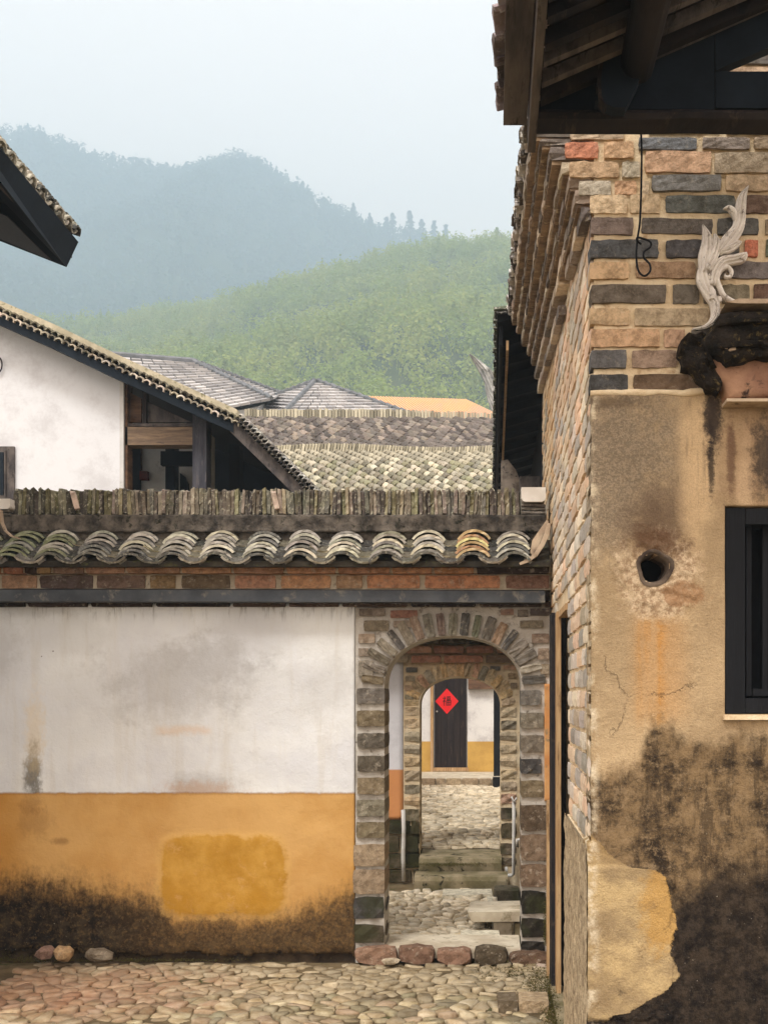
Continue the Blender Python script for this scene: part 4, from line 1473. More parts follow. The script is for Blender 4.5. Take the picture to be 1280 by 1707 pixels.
# window
WX, W0, W1 = X(1212, 4.82), WINZ0, WINZ1
win = put("window", MB().box(WINX + .004, FX1, 4.985, 4.995, W0, W1).mesh("window"), M_BLACK, house)
wf = MB()
wf.box(WINX + .004, X(1241, 4.80), 4.80, 4.95, W0 + .004, W1 - .004)
wf.box(X(1241, 4.80) + .002, FX1, 4.80, 4.95, Z(874, 4.80), W1 - .006)
wf.box(X(1241, 4.80) + .002, FX1, 4.80, 4.95, W0 + .006, Z(1164, 4.80))
put("window_frame", wf.mesh("window_frame"), M_WOOD_BLACK, win)
wf = MB()
wf.box(X(1243, 4.86), X(1252, 4.86), 4.86, 4.96, Z(1160, 4.86), Z(876, 4.86))
wf.box(X(1254, 4.86), FX1, 4.86, 4.96, Z(1160, 4.86), Z(1148, 4.86))
put("window_bead", wf.mesh("window_bead"), M_WOOD_BLACK, win)
for bx in (1270, 1302, 1334, 1366, 1398):
    put("window_bar", MB().box(X(bx, 4.88), X(bx + 9, 4.88), 4.88, 4.93, Z(1148, 4.88), Z(876, 4.88)).mesh("window_bar"), M_WOOD_BLACK, win)
put("window_sill", MB().box(WINX - .01, FX1, 4.76, 4.82, W0 - .022, W0 - .002).mesh("window_sill"), M_BED, win)

# broken eave end (kneeler) on the front wall, black with soot, and its lime cove
M_SOOTBLACK = mat_simple("soot_black", C(52, 45, 38), C(24, 22, 20), 14, .95, 1.0, C(112, 96, 60), 70, dist=.03)


def rocky(px_pts, d0, d1, mat, name, parent, label=None, amp=.012, rs_=1):
    """outline in photo pixels, bulged and roughened, from depth d1 (wall) out to d0"""
    import bmesh
    pts = [(X(p[0], d0), Z(p[1], d0)) for p in px_pts]
    cx = sum(p[0] for p in pts) / len(pts)
    cz = sum(p[1] for p in pts) / len(pts)
    dense = []
    for i in range(len(pts)):
        a, b = pts[i], pts[(i + 1) % len(pts)]
        k = max(1, int(math.hypot(a[0] - b[0], a[1] - b[1]) / .018))
        for j in range(k):
            dense.append((a[0] + (b[0] - a[0]) * j / k, a[1] + (b[1] - a[1]) * j / k))
    n = len(dense)
    vs, fs = [], []
    rings = [(1.0, d1), (1.0, d0 + (d1 - d0) * .45), (.97, d0 + (d1 - d0) * .18), (.9, d0 + .006), (.7, d0), (.45, d0), (.2, d0)]
    for (s, y) in rings:
        for (x, z) in dense:
            x_, z_ = cx + (x - cx) * s, cz + (z - cz) * s
            q = amp * (fbm(x_ * 11 + rs_, z_ * 11, y * 8, 4) + .6 * fbm(x_ * 34 + rs_, z_ * 34, y * 20, 3))
            vs.append((x_ + q * .6, (y + q * 1.6) if y < d1 else y, z_ + q * .6))
    for r_ in range(len(rings) - 1):
        for i in range(n):
            j = (i + 1) % n
            fs.append((r_ * n + i, r_ * n + j, (r_ + 1) * n + j, (r_ + 1) * n + i))
    fs.append(tuple((len(rings) - 1) * n + i for i in range(n)))
    mb = MB().add(vs, fs)
    return put(name, mb.mesh(name, True), mat, parent, label=label)


eave = put("eave_end", MB().prism([(X(a, 4.66), Z(b, 4.66)) for a, b in ((1205, 512), (1226, 506), (1420, 508), (1420, 514), (1226, 514))], 4.60, 4.79).mesh("eave_end"), M_BEIGE, house, label="broken soot-blackened eave end with a pale top ledge")
rocky([(1192, 536), (1204, 516), (1228, 513), (1420, 515), (1420, 606), (1262, 594), (1240, 600), (1214, 606), (1196, 592), (1180, 580), (1172, 560)], 4.62, 4.80, M_SOOTBLACK, "eave_core", eave, None, .018)
rocky([(1196, 530), (1228, 526), (1420, 527), (1420, 536), (1230, 536), (1198, 541)], 4.585, 4.66, M_SOOTBLACK, "eave_moulding", eave, None, .006, 2)
rocky([(1190, 572), (1230, 566), (1420, 566), (1420, 574), (1232, 576), (1192, 582)], 4.60, 4.66, M_SOOTBLACK, "eave_moulding", eave, None, .008, 3)
rocky([(1140, 560), (1148, 550), (1160, 553), (1172, 547), (1184, 560), (1186, 585), (1194, 606), (1206, 640), (1202, 650), (1180, 640), (1160, 616), (1143, 606), (1137, 580)], 4.68, 4.80, M_SOOTBLACK, "eave_knob", eave, None, .026, 5)
cov = mat_simple("cove_lime", C(178, 140, 112), C(146, 110, 90), 6, .95, .8, C(66, 52, 46), 50)
rocky([(1174, 588), (1186, 592), (1200, 608), (1213, 603), (1228, 606), (1244, 596), (1262, 589), (1420, 588), (1420, 660), (1300, 661), (1211, 665), (1205, 645), (1192, 620)], 4.69, 4.80, cov, "eave_cove", eave, None, .006, 9)
put("cove_ledge", MB().box(X(1211, 4.68), FX1, 4.68, 4.79, Z(669, 4.68), Z(664, 4.68)).mesh("cove_ledge"), M_BEIGE, eave)
rocky([(1204, 580), (1216, 574), (1228, 578), (1229, 584), (1214, 586)], 4.61, 4.66, M_BEIGE, "chip", eave, None, .004, 3)

# white plaster scroll
M_SCROLL = mat_simple("chalk_plaster", C(244, 238, 228), C(214, 206, 196), 16, .9, .6, C(140, 130, 120), 80)
scroll = thing("scroll_ornament", "white plaster scroll of curling leaves on the brick wall above the window", "ornament", (X(1190, 4.74), 4.76, Z(450, 4.74)))


def leaf(name, pts, w, d, depth=.035, parent=None, mat=None, flute=2, n=26):
    """a moulded leaf: spine in photo pixels, half widths w at each point, fluted front, closed back"""
    pts = [(X(a, d), Z(b, d)) for a, b in pts]
    k = d / F
    m_ = len(pts)

    def cr(t, arr):
        f_ = t * (m_ - 1)
        i = min(int(f_), m_ - 2)
        u = f_ - i
        g = lambda j: np.array(arr[max(0, min(m_ - 1, j))], float)
        p0, p1, p2, p3 = g(i - 1), g(i), g(i + 1), g(i + 2)
        return .5 * ((2 * p1) + (-p0 + p2) * u + (2 * p0 - 5 * p1 + 4 * p2 - p3) * u * u + (-p0 + 3 * p1 - 3 * p2 + p3) * u ** 3)
    cs = 17
    vs, fs = [], []
    for i in range(n + 1):
        t = i / n
        c_ = cr(t, pts)
        c2 = cr(min(1, t + .01), pts) - cr(max(0, t - .01), pts)
        tx, tz = c2 / (np.linalg.norm(c2) + 1e-9)
        hw = max(.0008, float(cr(t, [[q] for q in w])[0]) * k)
        for j in range(cs):
            s = -1 + 2 * j / (cs - 1)
            prof = math.sqrt(max(0, 1 - s * s * .92))
            fl = 1 - .42 * (.5 + .5 * math.cos(s * math.pi * 3.2)) ** 2 if flute else 1
            dy = depth * min(1, hw / (.014)) * prof * fl + .001
            vs.append((c_[0] - tz * s * hw, d - dy, c_[1] + tx * s * hw))
        vs.append((c_[0] + tz * hw, d + .012, c_[1] - tx * hw))
        vs.append((c_[0] - tz * hw, d + .012, c_[1] + tx * hw))
    q = cs + 2
    for i in range(n):
        for j in range(cs - 1):
            fs.append((i * q + j, i * q + j + 1, (i + 1) * q + j + 1, (i + 1) * q + j))
        fs.append((i * q + cs, i * q + 0, (i + 1) * q + 0, (i + 1) * q + cs))
        fs.append((i * q + cs - 1, i * q + cs + 1, (i + 1) * q + cs + 1, (i + 1) * q + cs - 1))
        fs.append((i * q + cs + 1, i * q + cs, (i + 1) * q + cs, (i + 1) * q + cs + 1))
    for e in (0, n):
        fs.append(tuple(e * q + j for j in range(cs)) + (e * q + cs + 1, e * q + cs))
    me = MB().add(vs, fs).mesh(name, True)
    return put(name, me, mat or M_SCROLL, parent)


SD = 4.755
leaf("stem", [(1154, 549), (1176, 545), (1190, 530), (1190, 508), (1180, 488), (1172, 468), (1171, 450)], [1.5, 4, 7, 8, 10, 12, 9], SD, .03, scroll)
leaf("leaf", [(1172, 456), (1176, 430), (1178, 402), (1171, 374)], [8, 13, 9, .6], SD - .004, .032, scroll)
leaf("leaf", [(1176, 452), (1187, 428), (1193, 408), (1190, 391)], [6, 9, 7, 2], SD - .012, .035, scroll)
leaf("leaf", [(1196, 424), (1212, 404), (1229, 380), (1233, 350), (1236, 330), (1247, 309)], [6, 12, 10, 9, 7, .5], SD - .006, .032, scroll)
leaf("leaf", [(1226, 368), (1222, 355), (1214, 347), (1205, 348)], [3, 5, 4, .6], SD - .016, .026, scroll, flute=0)
leaf("leaf", [(1197, 421), (1212, 416), (1226, 408), (1236, 403)], [4, 7, 6, .6], SD - .014, .03, scroll)
leaf("leaf", [(1186, 477), (1190, 455), (1203, 438), (1222, 434), (1236, 430), (1243, 422)], [7, 10, 9, 8, 8, 2], SD - .004, .034, scroll)
leaf("volute", [(1226, 505), (1207, 495), (1199, 482), (1194, 466), (1199, 452), (1210, 446), (1218, 453), (1216, 461), (1209, 462), (1207, 456)], [3, 4, 4.5, 4.5, 4.5, 4, 3.5, 3, 2.5, 1], SD - .012, .026, scroll, flute=0, n=50)
leaf("ledge_scroll", [(1420, 508), (1330, 507), (1260, 508), (1226, 505)], [3, 3, 3.5, 3], SD - .10, .02, scroll, flute=0)
leaf("knot", [(1186, 500), (1186, 488), (1184, 478)], [5, 6, 2], SD - .018, .022, scroll, flute=0)
rocky([(1194, 493), (1202, 492), (1204, 500), (1198, 504)], 4.73, 4.77, M_SCROLL, "chip", scroll, None, .003, 4)

# ------------------------------------------------------------------ porch roof overhead
porch = thing("porch_roof", "dark timber porch roof jutting out above the brick wall", "roof", (.6, 4.3, 3.9))
SOF = lambda x: 4.035 + .432 * (x - .045)
PY0, PY1 = 3.5, 4.42
beam = MB()
N = 30
vsb, fsb = [], []
for i in range(N + 1):
    x = X(893, 4.38) + (2.3 - X(893, 4.38)) * i / N
    wz = .008 * fbm(x * 2.2, 0, 5)
    for (yy, zz) in ((4.38, Z(226, 4.51)), (4.37, Z(205, 4.45)), (4.39, Z(181, 4.38)), (4.50, Z(181, 4.38)), (4.50, Z(226, 4.51))):
        vsb.append((x, yy + wz * .5, zz + wz))
for i in range(N):
    for j in range(5):
        fsb.append((i * 5 + j, i * 5 + (j + 1) % 5, (i + 1) * 5 + (j + 1) % 5, (i + 1) * 5 + j))
fsb += [(0, 1, 2, 3, 4), tuple(N * 5 + j for j in range(5))]
put("tie_beam", beam.add(vsb, fsb).mesh("tie_beam"), M_WOOD_DARK, porch)
G = lambda pts, d: [(X(a, d), Z(b, d)) for a, b in pts]
put("gable_board", MB().prism(G([(890, 182), (893, 160), (1000, 100), (1060, 80), (1190, 30), (1190, 182)], 4.43), 4.43, 4.49).mesh("gable_board"), M_BLUEDARK, porch)
put("gable_board", MB().prism(G([(1192, 119), (1460, 119), (1460, 180), (1192, 180)], 4.43), 4.43, 4.49).mesh("gable_board"), M_BLUEDARK, porch)
put("gable_board", MB().prism(G([(1192, 40), (1470, -80), (1470, -2), (1192, 117)], 4.43), 4.43, 4.49).mesh("gable_board"), M_BLUEDARK, porch)
put("verge_board", MB().prism(G([(1062, 112), (1092, 94), (1470, -72), (1470, -86), (1092, 80), (1062, 92)], 4.39), 4.39, 4.42).mesh("verge_board"), M_WOOD_GREY, porch)
# soffit boards and rafters, each its own
y = PY0
while y < PY1 - .02:
    w = random.uniform(.10, .15)
    y1 = min(y + w, PY1)
    x0, x1 = .06, 2.3
    o_ = random.uniform(0, .006)
    put("soffit_board", MB().hexa([(x0, y, SOF(x0) + .03 + o_), (x1, y, SOF(x1) + .03 + o_), (x1, y1 - .006, SOF(x1) + .03 + o_), (x0, y1 - .006, SOF(x0) + .03 + o_)],
                                 [(x0, y, SOF(x0) + .05 + o_), (x1, y, SOF(x1) + .05 + o_), (x1, y1 - .006, SOF(x1) + .05 + o_), (x0, y1 - .006, SOF(x0) + .05 + o_)]).mesh("soffit_board"), M_WOOD_DARK, porch)
    y = y1
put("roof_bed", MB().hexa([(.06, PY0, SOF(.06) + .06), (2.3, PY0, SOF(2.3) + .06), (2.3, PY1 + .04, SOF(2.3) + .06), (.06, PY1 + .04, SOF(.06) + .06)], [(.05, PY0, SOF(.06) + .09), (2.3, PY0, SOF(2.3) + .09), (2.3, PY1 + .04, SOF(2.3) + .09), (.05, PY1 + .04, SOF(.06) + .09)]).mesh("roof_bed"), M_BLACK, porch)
y = PY0 + .05
while y < PY1 - .05:
    x0, x1 = .19, 2.3
    h_ = random.uniform(.04, .055)
    w = random.uniform(.035, .05)
    put("rafter", MB().hexa([(x0, y, SOF(x0) + .028 - h_), (x1, y, SOF(x1) + .028 - h_), (x1, y + w, SOF(x1) + .028 - h_), (x0, y + w, SOF(x0) + .028 - h_)],
                            [(x0, y, SOF(x0) + .028), (x1, y, SOF(x1) + .028), (x1, y + w, SOF(x1) + .028), (x0, y + w, SOF(x0) + .028)]).mesh("rafter"), random.choice([M_WOOD_DARK, M_WOOD_DARK, M_WOOD_GREY]), porch)
    y += random.uniform(.115, .15)
put("eave_board", MB().box(.145, .175, PY0, 4.50, 3.955, SOF(.16) + .02).mesh("eave_board"), M_WOOD_GREY, porch)
put("eave_lath", MB().box(.05, .14, PY0, 4.45, SOF(.05) + .0, SOF(.05) + .028).mesh("eave_lath"), M_WOOD_GREY, porch)
put("purlin", MB().tube([(.545, PY0, 4.20), (.545, 3.7, 4.205), (.55, 4.34, 4.20)], [.066, .070, .064], 14).mesh("purlin", True), M_WOOD_DARK, porch)
put("bracket", MB().prism(G([(1020, 190), (990, 178), (1000, 120), (1025, 60), (1080, 60), (1078, 100), (1060, 150), (1040, 190)], 4.35), 4.30, 4.37).mesh("bracket"), M_BLUEDARK, porch)
put("bracket_scroll", ribbon([(995, 75), (1003, 100), (998, 130), (1000, 160), (1010, 175)], [3, 5, 6, 5, 2], 4.27, 4.34).mesh("bracket_scroll"), M_WOOD_DARK, porch)
ET = [arc_tile(.19, .05, .18, .015, 7, .95, "eave_tile", s + 50) for s in range(3)]
set_mat(ET, mat_tile("grey_eave_clay", .15, C(214, 204, 200)))
y = PY0 + .05
while y < PY1 + .02:
    for k in range(5):
        put("eave_tile", random.choice(ET), None, porch, (.022 + k * .022 + random.uniform(-.008, .008), y + random.uniform(-.01, .01), SOF(.05) + .045 + k * .022), (.25, 0, -math.pi / 2 + random.uniform(-.1, .1)), None, vary(random.choice([C(120, 108, 106), C(150, 138, 136), C(94, 86, 86), C(184, 172, 168)]), .15))
    y += .155

# wire hanging from the tie beam
wp = [(1068, 224), (1069, 260), (1068, 320), (1066, 370), (1062, 398), (1060, 425), (1063, 450), (1073, 460), (1083, 452), (1082, 440), (1073, 430), (1073, 420), (1083, 412), (1084, 404), (1075, 399), (1062, 396), (1062, 402), (1070, 408)]
wp = [tuple(sum(w_ * wp[max(0, min(len(wp) - 1, i + o_))][ax] for o_, w_ in ((-1, .5 * (-t + 2 * t * t - t ** 3)), (0, .5 * (2 - 5 * t * t + 3 * t ** 3)), (1, .5 * (t + 4 * t * t - 3 * t ** 3)), (2, .5 * (t ** 3 - t * t)))) for ax in (0, 1)) for i in range(len(wp) - 1) for t in (0, .25, .5, .75)]
put("hanging_wire", MB().tube([P(a, b, 4.46 - .01 * math.sin(i / 4)) for i, (a, b) in enumerate(wp)], .0042, 6).mesh("hanging_wire", True), M_WOOD_BLACK, None, None, label="thin dark wire with a knotted loop hanging in front of the brick wall", cat="wire")

# ------------------------------------------------------------------ second gateway wall, one courtyard back
D2 = 11.4
wall2 = thing("courtyard_wall", "second white and orange wall with a smaller tan brick arch, seen through the first gateway", "wall", (-.5, 11.4, .27))
A2X, A2A, A2B, A2Z = X(766.5, D2), 67 * D2 / F, 46 * D2 / F, Z(1176, D2)
put("arch_masonry", arch_body(A2X, A2A, A2B, A2Z, X(672, D2), X(905, D2), -.3, Z(1070, D2), D2 + .012, D2 + .34).mesh("arch_masonry", False, False), M_BED, wall2)
put("plaster_face", grid_mesh(X(420, D2), X(671.5, D2), Z(1366, D2), Z(1100, D2), 30, 40, lambda x, z: D2 + .006 * fbm(x * 2, z * 2, 1), None, "plaster_face", D2 + .1), mat_far_plaster("orange_white_plaster", Z(1283, D2), C(238, 236, 238), C(230, 160, 104)), wall2)
put("wall_core", MB().box(X(420, D2), X(671, D2), D2 + .02, D2 + .34, -.4, Z(1070, D2)).box(X(420, D2), X(905, D2), D2 + .02, D2 + .34, Z(1070, D2), 2.75).mesh("wall_core"), M_BED, wall2)
YT = [C(222, 190, 136), C(230, 190, 122), C(206, 180, 138), C(216, 168, 124), C(190, 176, 148), C(228, 200, 150), C(224, 182, 112)]
B2 = [rough_mesh(s + 300, 2, 1, 2, .06, .1, name="courtyard_brick") for s in range(4)]
set_mat(B2, M_BRICK)
voussoirs(wall2, A2X, A2A, A2B, A2Z, 27 * D2 / F, D2 - .006, .3, 17, .072, YT, B2)
for (xa, xb) in ((673, 700), (833, 861)):
    y = 1178
    while y < 1440:
        h = random.uniform(15, 18) if y < 1330 else random.uniform(20, 34)
        c = random.choice([C(176, 160, 130), C(214, 188, 144), C(190, 168, 134), C(204, 156, 126), C(156, 142, 114), C(206, 176, 128)])
        if y > 1330:
            c = random.choice([C(120, 104, 80), C(96, 84, 60), C(104, 92, 72)]) if xa > 800 or y > 1365 else C(196, 176, 144)
        brick(wall2, xa + random.uniform(-1, 1), xb, y, min(y + h, 1442), D2 - .005, .3, c, B2 if y < 1340 else BLOCKS_MOSS)
        y += h + random.uniform(3, 6)
for (a, b, c_, d_, col) in ((676, 696, 1112, 1121, GREY), (675, 692, 1126, 1136, TAN), (674, 688, 1142, 1152, C(206, 170, 130)), (674, 690, 1158, 1166, C(160, 150, 120)), (838, 860, 1108, 1117, C(206, 160, 116)), (846, 861, 1122, 1132, C(196, 164, 116)), (850, 862, 1138, 1148, TAN), (816, 834, 1110, 1118, GREY)):
    brick(wall2, a, b, c_, d_, D2 - .004, .05, col, B2)
for row, (y0, y1) in enumerate(((1092, 1105), (1076, 1089), (1063, 1073))):
    x = 560 - row * 17
    while x < 905:
        w = random.uniform(45, 75)
        dd = D2 - .05 - row * .045
        brick(wall2, x, min(x + w, 905), y0, y1, dd, .12, random.choice([C(196, 128, 88), C(204, 150, 108), C(150, 124, 98), C(180, 160, 128), C(206, 118, 76), C(132, 116, 96)]) if row < 2 else random.choice([C(120, 112, 98), C(92, 86, 80)]), B2)
        x += w + 2
put("roof_slab", MB().hexa([(X(420, D2), D2 - .4, 2.42), (X(905, D2), D2 - .4, 2.42), (X(905, D2), D2 + .17, 2.8), (X(420, D2), D2 + .17, 2.8)], [(X(420, D2), D2 - .4, 2.46), (X(905, D2), D2 - .4, 2.46), (X(905, D2), D2 + .17, 2.86), (X(420, D2), D2 + .17, 2.86)]).mesh("roof_slab"), M_WOOD_DARK, wall2)
for i in range(16):
    for k in range(3):
        put("roof_tile", COVERS[i % 4], None, wall2, (X(430, D2) + .12 + i * .185, D2 - .44 + k * .17, 2.46 + k * .115), (.55, 0, 0), None, vary(random.choice(TCOL), .2))
# stone base, left of the small arch
y = 1368
while y < 1470:
    h = random.uniform(18, 30)
    x = 560
    while x < 698:
        w = random.uniform(28, 48)
        brick(wall2, x, min(x + w, 699), y, min(y + h, 1472), D2 - .03, .12, random.choice([C(96, 84, 60), C(78, 72, 44), C(112, 96, 72), C(66, 62, 40)]), BLOCKS_MOSS, "base_stone")
        x += w + 2
    y += h + 1.5
# two steps up to it
for (a, b, py, d0, d1, zt, lab) in ((698, 836, 1426, 11.16, 11.80, .262, "upper mossy stone step under the smaller arch"), (690, 846, 1448, 10.86, 11.15, .135, "lower mossy stone step under the smaller arch")):
    mb = MB()
    n = 16
    vs, fs = [], []
    for i in range(n + 1):
        x = X(a, d0) + (X(b, d0) - X(a, d0)) * i / n
        wob = .012 * fbm(x * 5, py, 1)
        for (yy, zz) in ((d0 + .02, -.2), (d0 + wob, zt - .05), (d0 + .015 + wob, zt - .012), (d0 + .05, zt + wob * .3), (d1, zt), (d1, -.2)):
            vs.append((x, yy, zz))
    for i in range(n):
        for j in range(5):
            fs.append((i * 6 + j, i * 6 + j + 1, (i + 1) * 6 + j + 1, (i + 1) * 6 + j))
    fs += [tuple(range(6)), tuple(n * 6 + j for j in range(6))]
    put("stone_step", mb.add(vs, fs).mesh("stone_step"), M_STONE_MOSS, None, None, label=lab, cat="step", group="steps up to the smaller arch")

# courtyard between the gateways
court = slab_yard("courtyard", -2.6, X(818, 9.9) + .0, 8.42, 11.38, -.02, "cobbled courtyard between the two arches")
cobble_field(court, -1.25, X(817, 9.9), 8.44, 10.84, -.018, .085, 21, 0, [C(232, 220, 196), C(214, 200, 172)], 1.3, .004, .032)
drain = slab_yard("drain", X(818, 9.9) + .002, 1.2, 8.42, 11.38, -.16, "sunken drain at the right of the courtyard")
for (a, b, d0, d1, zt) in ((735, 822, 10.45, 10.80, .012), (766, 834, 8.55, 8.85, .02), (812, 822, 9.9, 10.4, .012)):
    put("paving_slab", random.choice(BLOCKS), None, court, ((X(a, d0) + X(b, d0)) / 2, (d0 + d1) / 2, zt - .03), (0, 0, .03), (X(b, d0) - X(a, d0), d1 - d0, .09), C(214, 206, 180))
put("drain_stone", BLOCKS_MOSS[1], None, drain, (.15, 10.6, -.02), None, (.24, .3, .2), C(92, 84, 64))

# low stone bench
bench = thing("stone_bench", "low stone slab bench on stone blocks just inside the first gateway", "bench", (.05, 9.1, -.03))
bt = MB().hexa([(X(786, 8.9), 8.9, Z(1537, 8.9)), (X(884, 8.9), 8.9, Z(1536, 8.9)), (X(884, 8.9), 9.36, Z(1537, 8.9)), (X(780, 9.3), 9.36, Z(1537, 8.9))],
               [(X(779, 8.9), 8.885, Z(1520, 8.9)), (X(884, 8.9), 8.885, Z(1519, 8.9)), (X(884, 8.9), 9.37, Z(1519, 8.9)), (X(779, 8.9) + .02, 9.37, Z(1521, 8.9))])
put("bench_top", bt.mesh("bench_top"), M_STONE_SLAB, bench)
put("bench_leg", MB().box(X(822, 8.98), X(852, 8.98), 8.98, 9.2, -.12, Z(1538, 8.98)).mesh("bench_leg"), M_STONE_SLAB, bench, label="pale stone block leg")
put("bench_leg", MB().box(X(858, 8.95), X(876, 8.95), 8.95, 9.3, -.12, Z(1538, 8.98)).mesh("bench_leg"), M_STONE_MOSS, bench)
put("bench_leg", MB().box(X(812, 9.15), X(820, 9.15), 9.22, 9.36, -.12, Z(1538, 8.98)).mesh("bench_leg"), M_STONE_MOSS, bench)

# pipes
put("drain_pipe", MB().tube([P(672, 1350, 11.30), P(673, 1380, 11.31), P(672, 1430, 11.30), P(673, 1469, 11.31)], .021, 8).mesh("drain_pipe", True), M_PIPE, None, None, label="thin white pipe standing left of the smaller arch", cat="pipe")
pp = thing("water_pipe", "thin white pipe with elbows right of the smaller arch", "pipe", P(850, 1450, 11.2))
put("pipe_run", MB().tube([P(856, 1334, 11.3), P(856, 1380, 11.3), P(855.5, 1457, 11.3), P(853, 1459, 11.3), P(846, 1459, 11.3), P(844, 1461, 11.3), P(844.5, 1488, 11.3), P(838, 1490, 11.25)], .017, 8).mesh("pipe_run", True), M_PIPE, pp)
put("pipe_run", MB().tube([P(844, 1459, 11.3), P(843.5, 1445, 11.3)], .016, 8).mesh("pipe_run", True), M_PIPE, pp)
put("pipe_clip", MB().tube([P(852, 1328, 11.27), P(856, 1336, 11.27), P(861, 1330, 11.27)], .010, 6).mesh("pipe_clip", True), M_PIPE, pp)
put("wall_tap", MB().tube([P(861.5, 1412, 10.9), P(861.5, 1400, 10.9), P(868, 1399, 10.9), P(876, 1399, 10.9)], .016, 8).mesh("wall_tap", True), M_PIPE, None, None, label="short bent white pipe stub right of the water pipe", cat="pipe")

# second courtyard and the house with the red paper
court2 = slab_yard("inner_courtyard", -3.2, 2.0, 11.82, 20.0, .262, "cobbled inner courtyard leading to the dark door")
cobble_field(court2, -1.35, .30, 11.85, 19.95, .264, .105, 33, 0, [C(230, 216, 190), C(214, 198, 168)], 1.35, .004, .034)
terr = MB().box(-3.5, 2.2, 20.0, 21.96, -.3, .385)
put("terrace", terr.mesh("terrace"), M_STONE_SLAB, None, None, label="raised stone terrace before the far door", kind="structure")
x = -1.4
while x < .35:
    w = random.uniform(.16, .3)
    put("kerb_stone", random.choice(BLOCKS), None, bpy.data.objects["terrace"], (x + w / 2, 19.97, .33), (0, 0, random.uniform(-.05, .05)), (w * .96, .2, .15), vary(C(176, 152, 118), .2))
    x += w
D3 = 22.0
h3 = thing("courtyard_house", "far white and ochre house with the dark plank door and mossy tiled roof", "house", (-1, 24, .38))
wz = Z(1236, D3)
put("house_wall", MB().box(-6.5, X(721, D3), D3, D3 + .3, -.3, 5.3).box(X(779, D3), 2.6, D3, D3 + .3, -.3, 5.3).box(X(721, D3), X(779, D3), D3, D3 + .3, Z(1112, D3), 5.3).box(X(721, D3), X(779, D3), D3 + .1, D3 + .3, -.3, .44).mesh("house_wall"), mat_far_plaster("ochre_white_plaster", wz, C(228, 226, 222), C(206, 166, 92), .7), h3)
dr = put("plank_door", MB().box(X(724, D3), X(777, D3), D3 + .10, D3 + .14, .45, Z(1113, D3)).mesh("plank_door"), M_WOOD_BLACK, h3, label="dark plank door with a red paper diamond")
for i in range(5):
    a = 724 + i * 10.7
    put("plank", MB().box(X(a, D3), X(a + 10.2, D3), D3 + .075, D3 + .10 - .002, .46, Z(1114, D3)).mesh("plank"), mat_simple("door_plank", C(52, 44, 42), C(34, 30, 32), 4, .8, .4, C(74, 62, 54), 30, stretch=(3, 3, .4)) if i == 0 else bpy.data.materials["door_plank"], dr)
put("door_knob", ROCKS[0].copy(), None, dr, (X(728, D3), D3 + .06, Z(1186, D3)), None, (.035, .035, .035), C(220, 216, 210))
put("door_frame", MB().box(X(717.5, D3), X(722, D3), D3 - .05, D3 + .2, .38, Z(1130, D3)).box(X(722, D3) + .002, X(781, D3), D3 - .02, D3 + .12, .39, .46).mesh("door_frame"), M_WOOD_PALE, h3)
put("lintel_beam", MB().box(X(780, D3), X(846, D3), D3 - .12, D3 - .01, Z(1149, D3), Z(1128, D3)).mesh("lintel_beam"), M_WOOD_BROWN, h3)
put("dark_post", MB().box(X(822.5, 20.8), X(836, 20.8), 20.8, 21.0, .386, Z(1130, 20.8)).mesh("dark_post"), M_WOOD_BLACK, h3)
put("post_block", MB().box(X(821, 19.85), X(834, 19.85), 19.62, 19.86, .26, .44).mesh("post_block"), M_WOOD_BLACK, None, None, label="small dark block at the right end of the terrace edge", cat="block")
# red paper diamond with the character for good fortune
fu = thing("door_paper", "red paper diamond with a black brushed character on the dark plank door", "door paper", P(744.5, 1169, D3 + .07))
k = D3 / F
fcx, fcz, fy_ = X(744.5, D3), Z(1169, D3), D3 + .066
n_ = Nodes("red_paper", .6, .3)
M_RED = n_.done((.82, .018, .022, 1))
n_ = Nodes("ink", .6, .3)
M_INK = n_.done((.03, .004, .004, 1))
r_ = 19.5 * k
put("paper_sheet", MB().prism([(fcx - r_, fcz), (fcx, fcz - r_ * 1.1), (fcx + r_, fcz), (fcx, fcz + r_ * 1.1)], fy_, fy_ + .006).mesh("paper_sheet"), M_RED, fu)
ST = [[(-5, 9), (-3.2, 7.6)], [(-7.6, 5.6), (-2.4, 6.4), (-7.4, -1.6)], [(-5, 2.4), (-4.8, -9)], [(-4.2, 1.2), (-2.2, -.8)],
      [(-.6, 8.2), (7.4, 9)], [(.8, 6.2), (.6, 3)], [(.8, 6.1), (6.6, 6.6), (6.2, 3.2)], [(.6, 3.1), (6.2, 3.4)],
      [(-.4, 1.2), (-.6, -8.4)], [(-.4, 1.1), (7.6, 1.6), (7.4, -8)], [(3.4, 1.2), (3.4, -7.2)], [(-.4, -3), (7.4, -2.8)], [(-.6, -7.4), (7.4, -7.4)]]
for s in ST:
    mb = MB()
    for a, b in zip(s[:-1], s[1:]):
        ax, az, bx, bz = [v * k * .86 for v in (a[0] - .2, a[1], b[0] - .2, b[1])]
        L = math.hypot(bx - ax, bz - az)
        nx_, nz_ = -(bz - az) / L * .0085, (bx - ax) / L * .0085
        mb.prism([(fcx + ax + nx_, fcz + az + nz_), (fcx + ax - nx_, fcz + az - nz_), (fcx + bx - nx_ * .7, fcz + bz - nz_ * .7), (fcx + bx + nx_ * .7, fcz + bz + nz_ * .7)], fy_ - .004, fy_ - .0005)
    put("brush_stroke", mb.mesh("brush_stroke"), M_INK, fu)

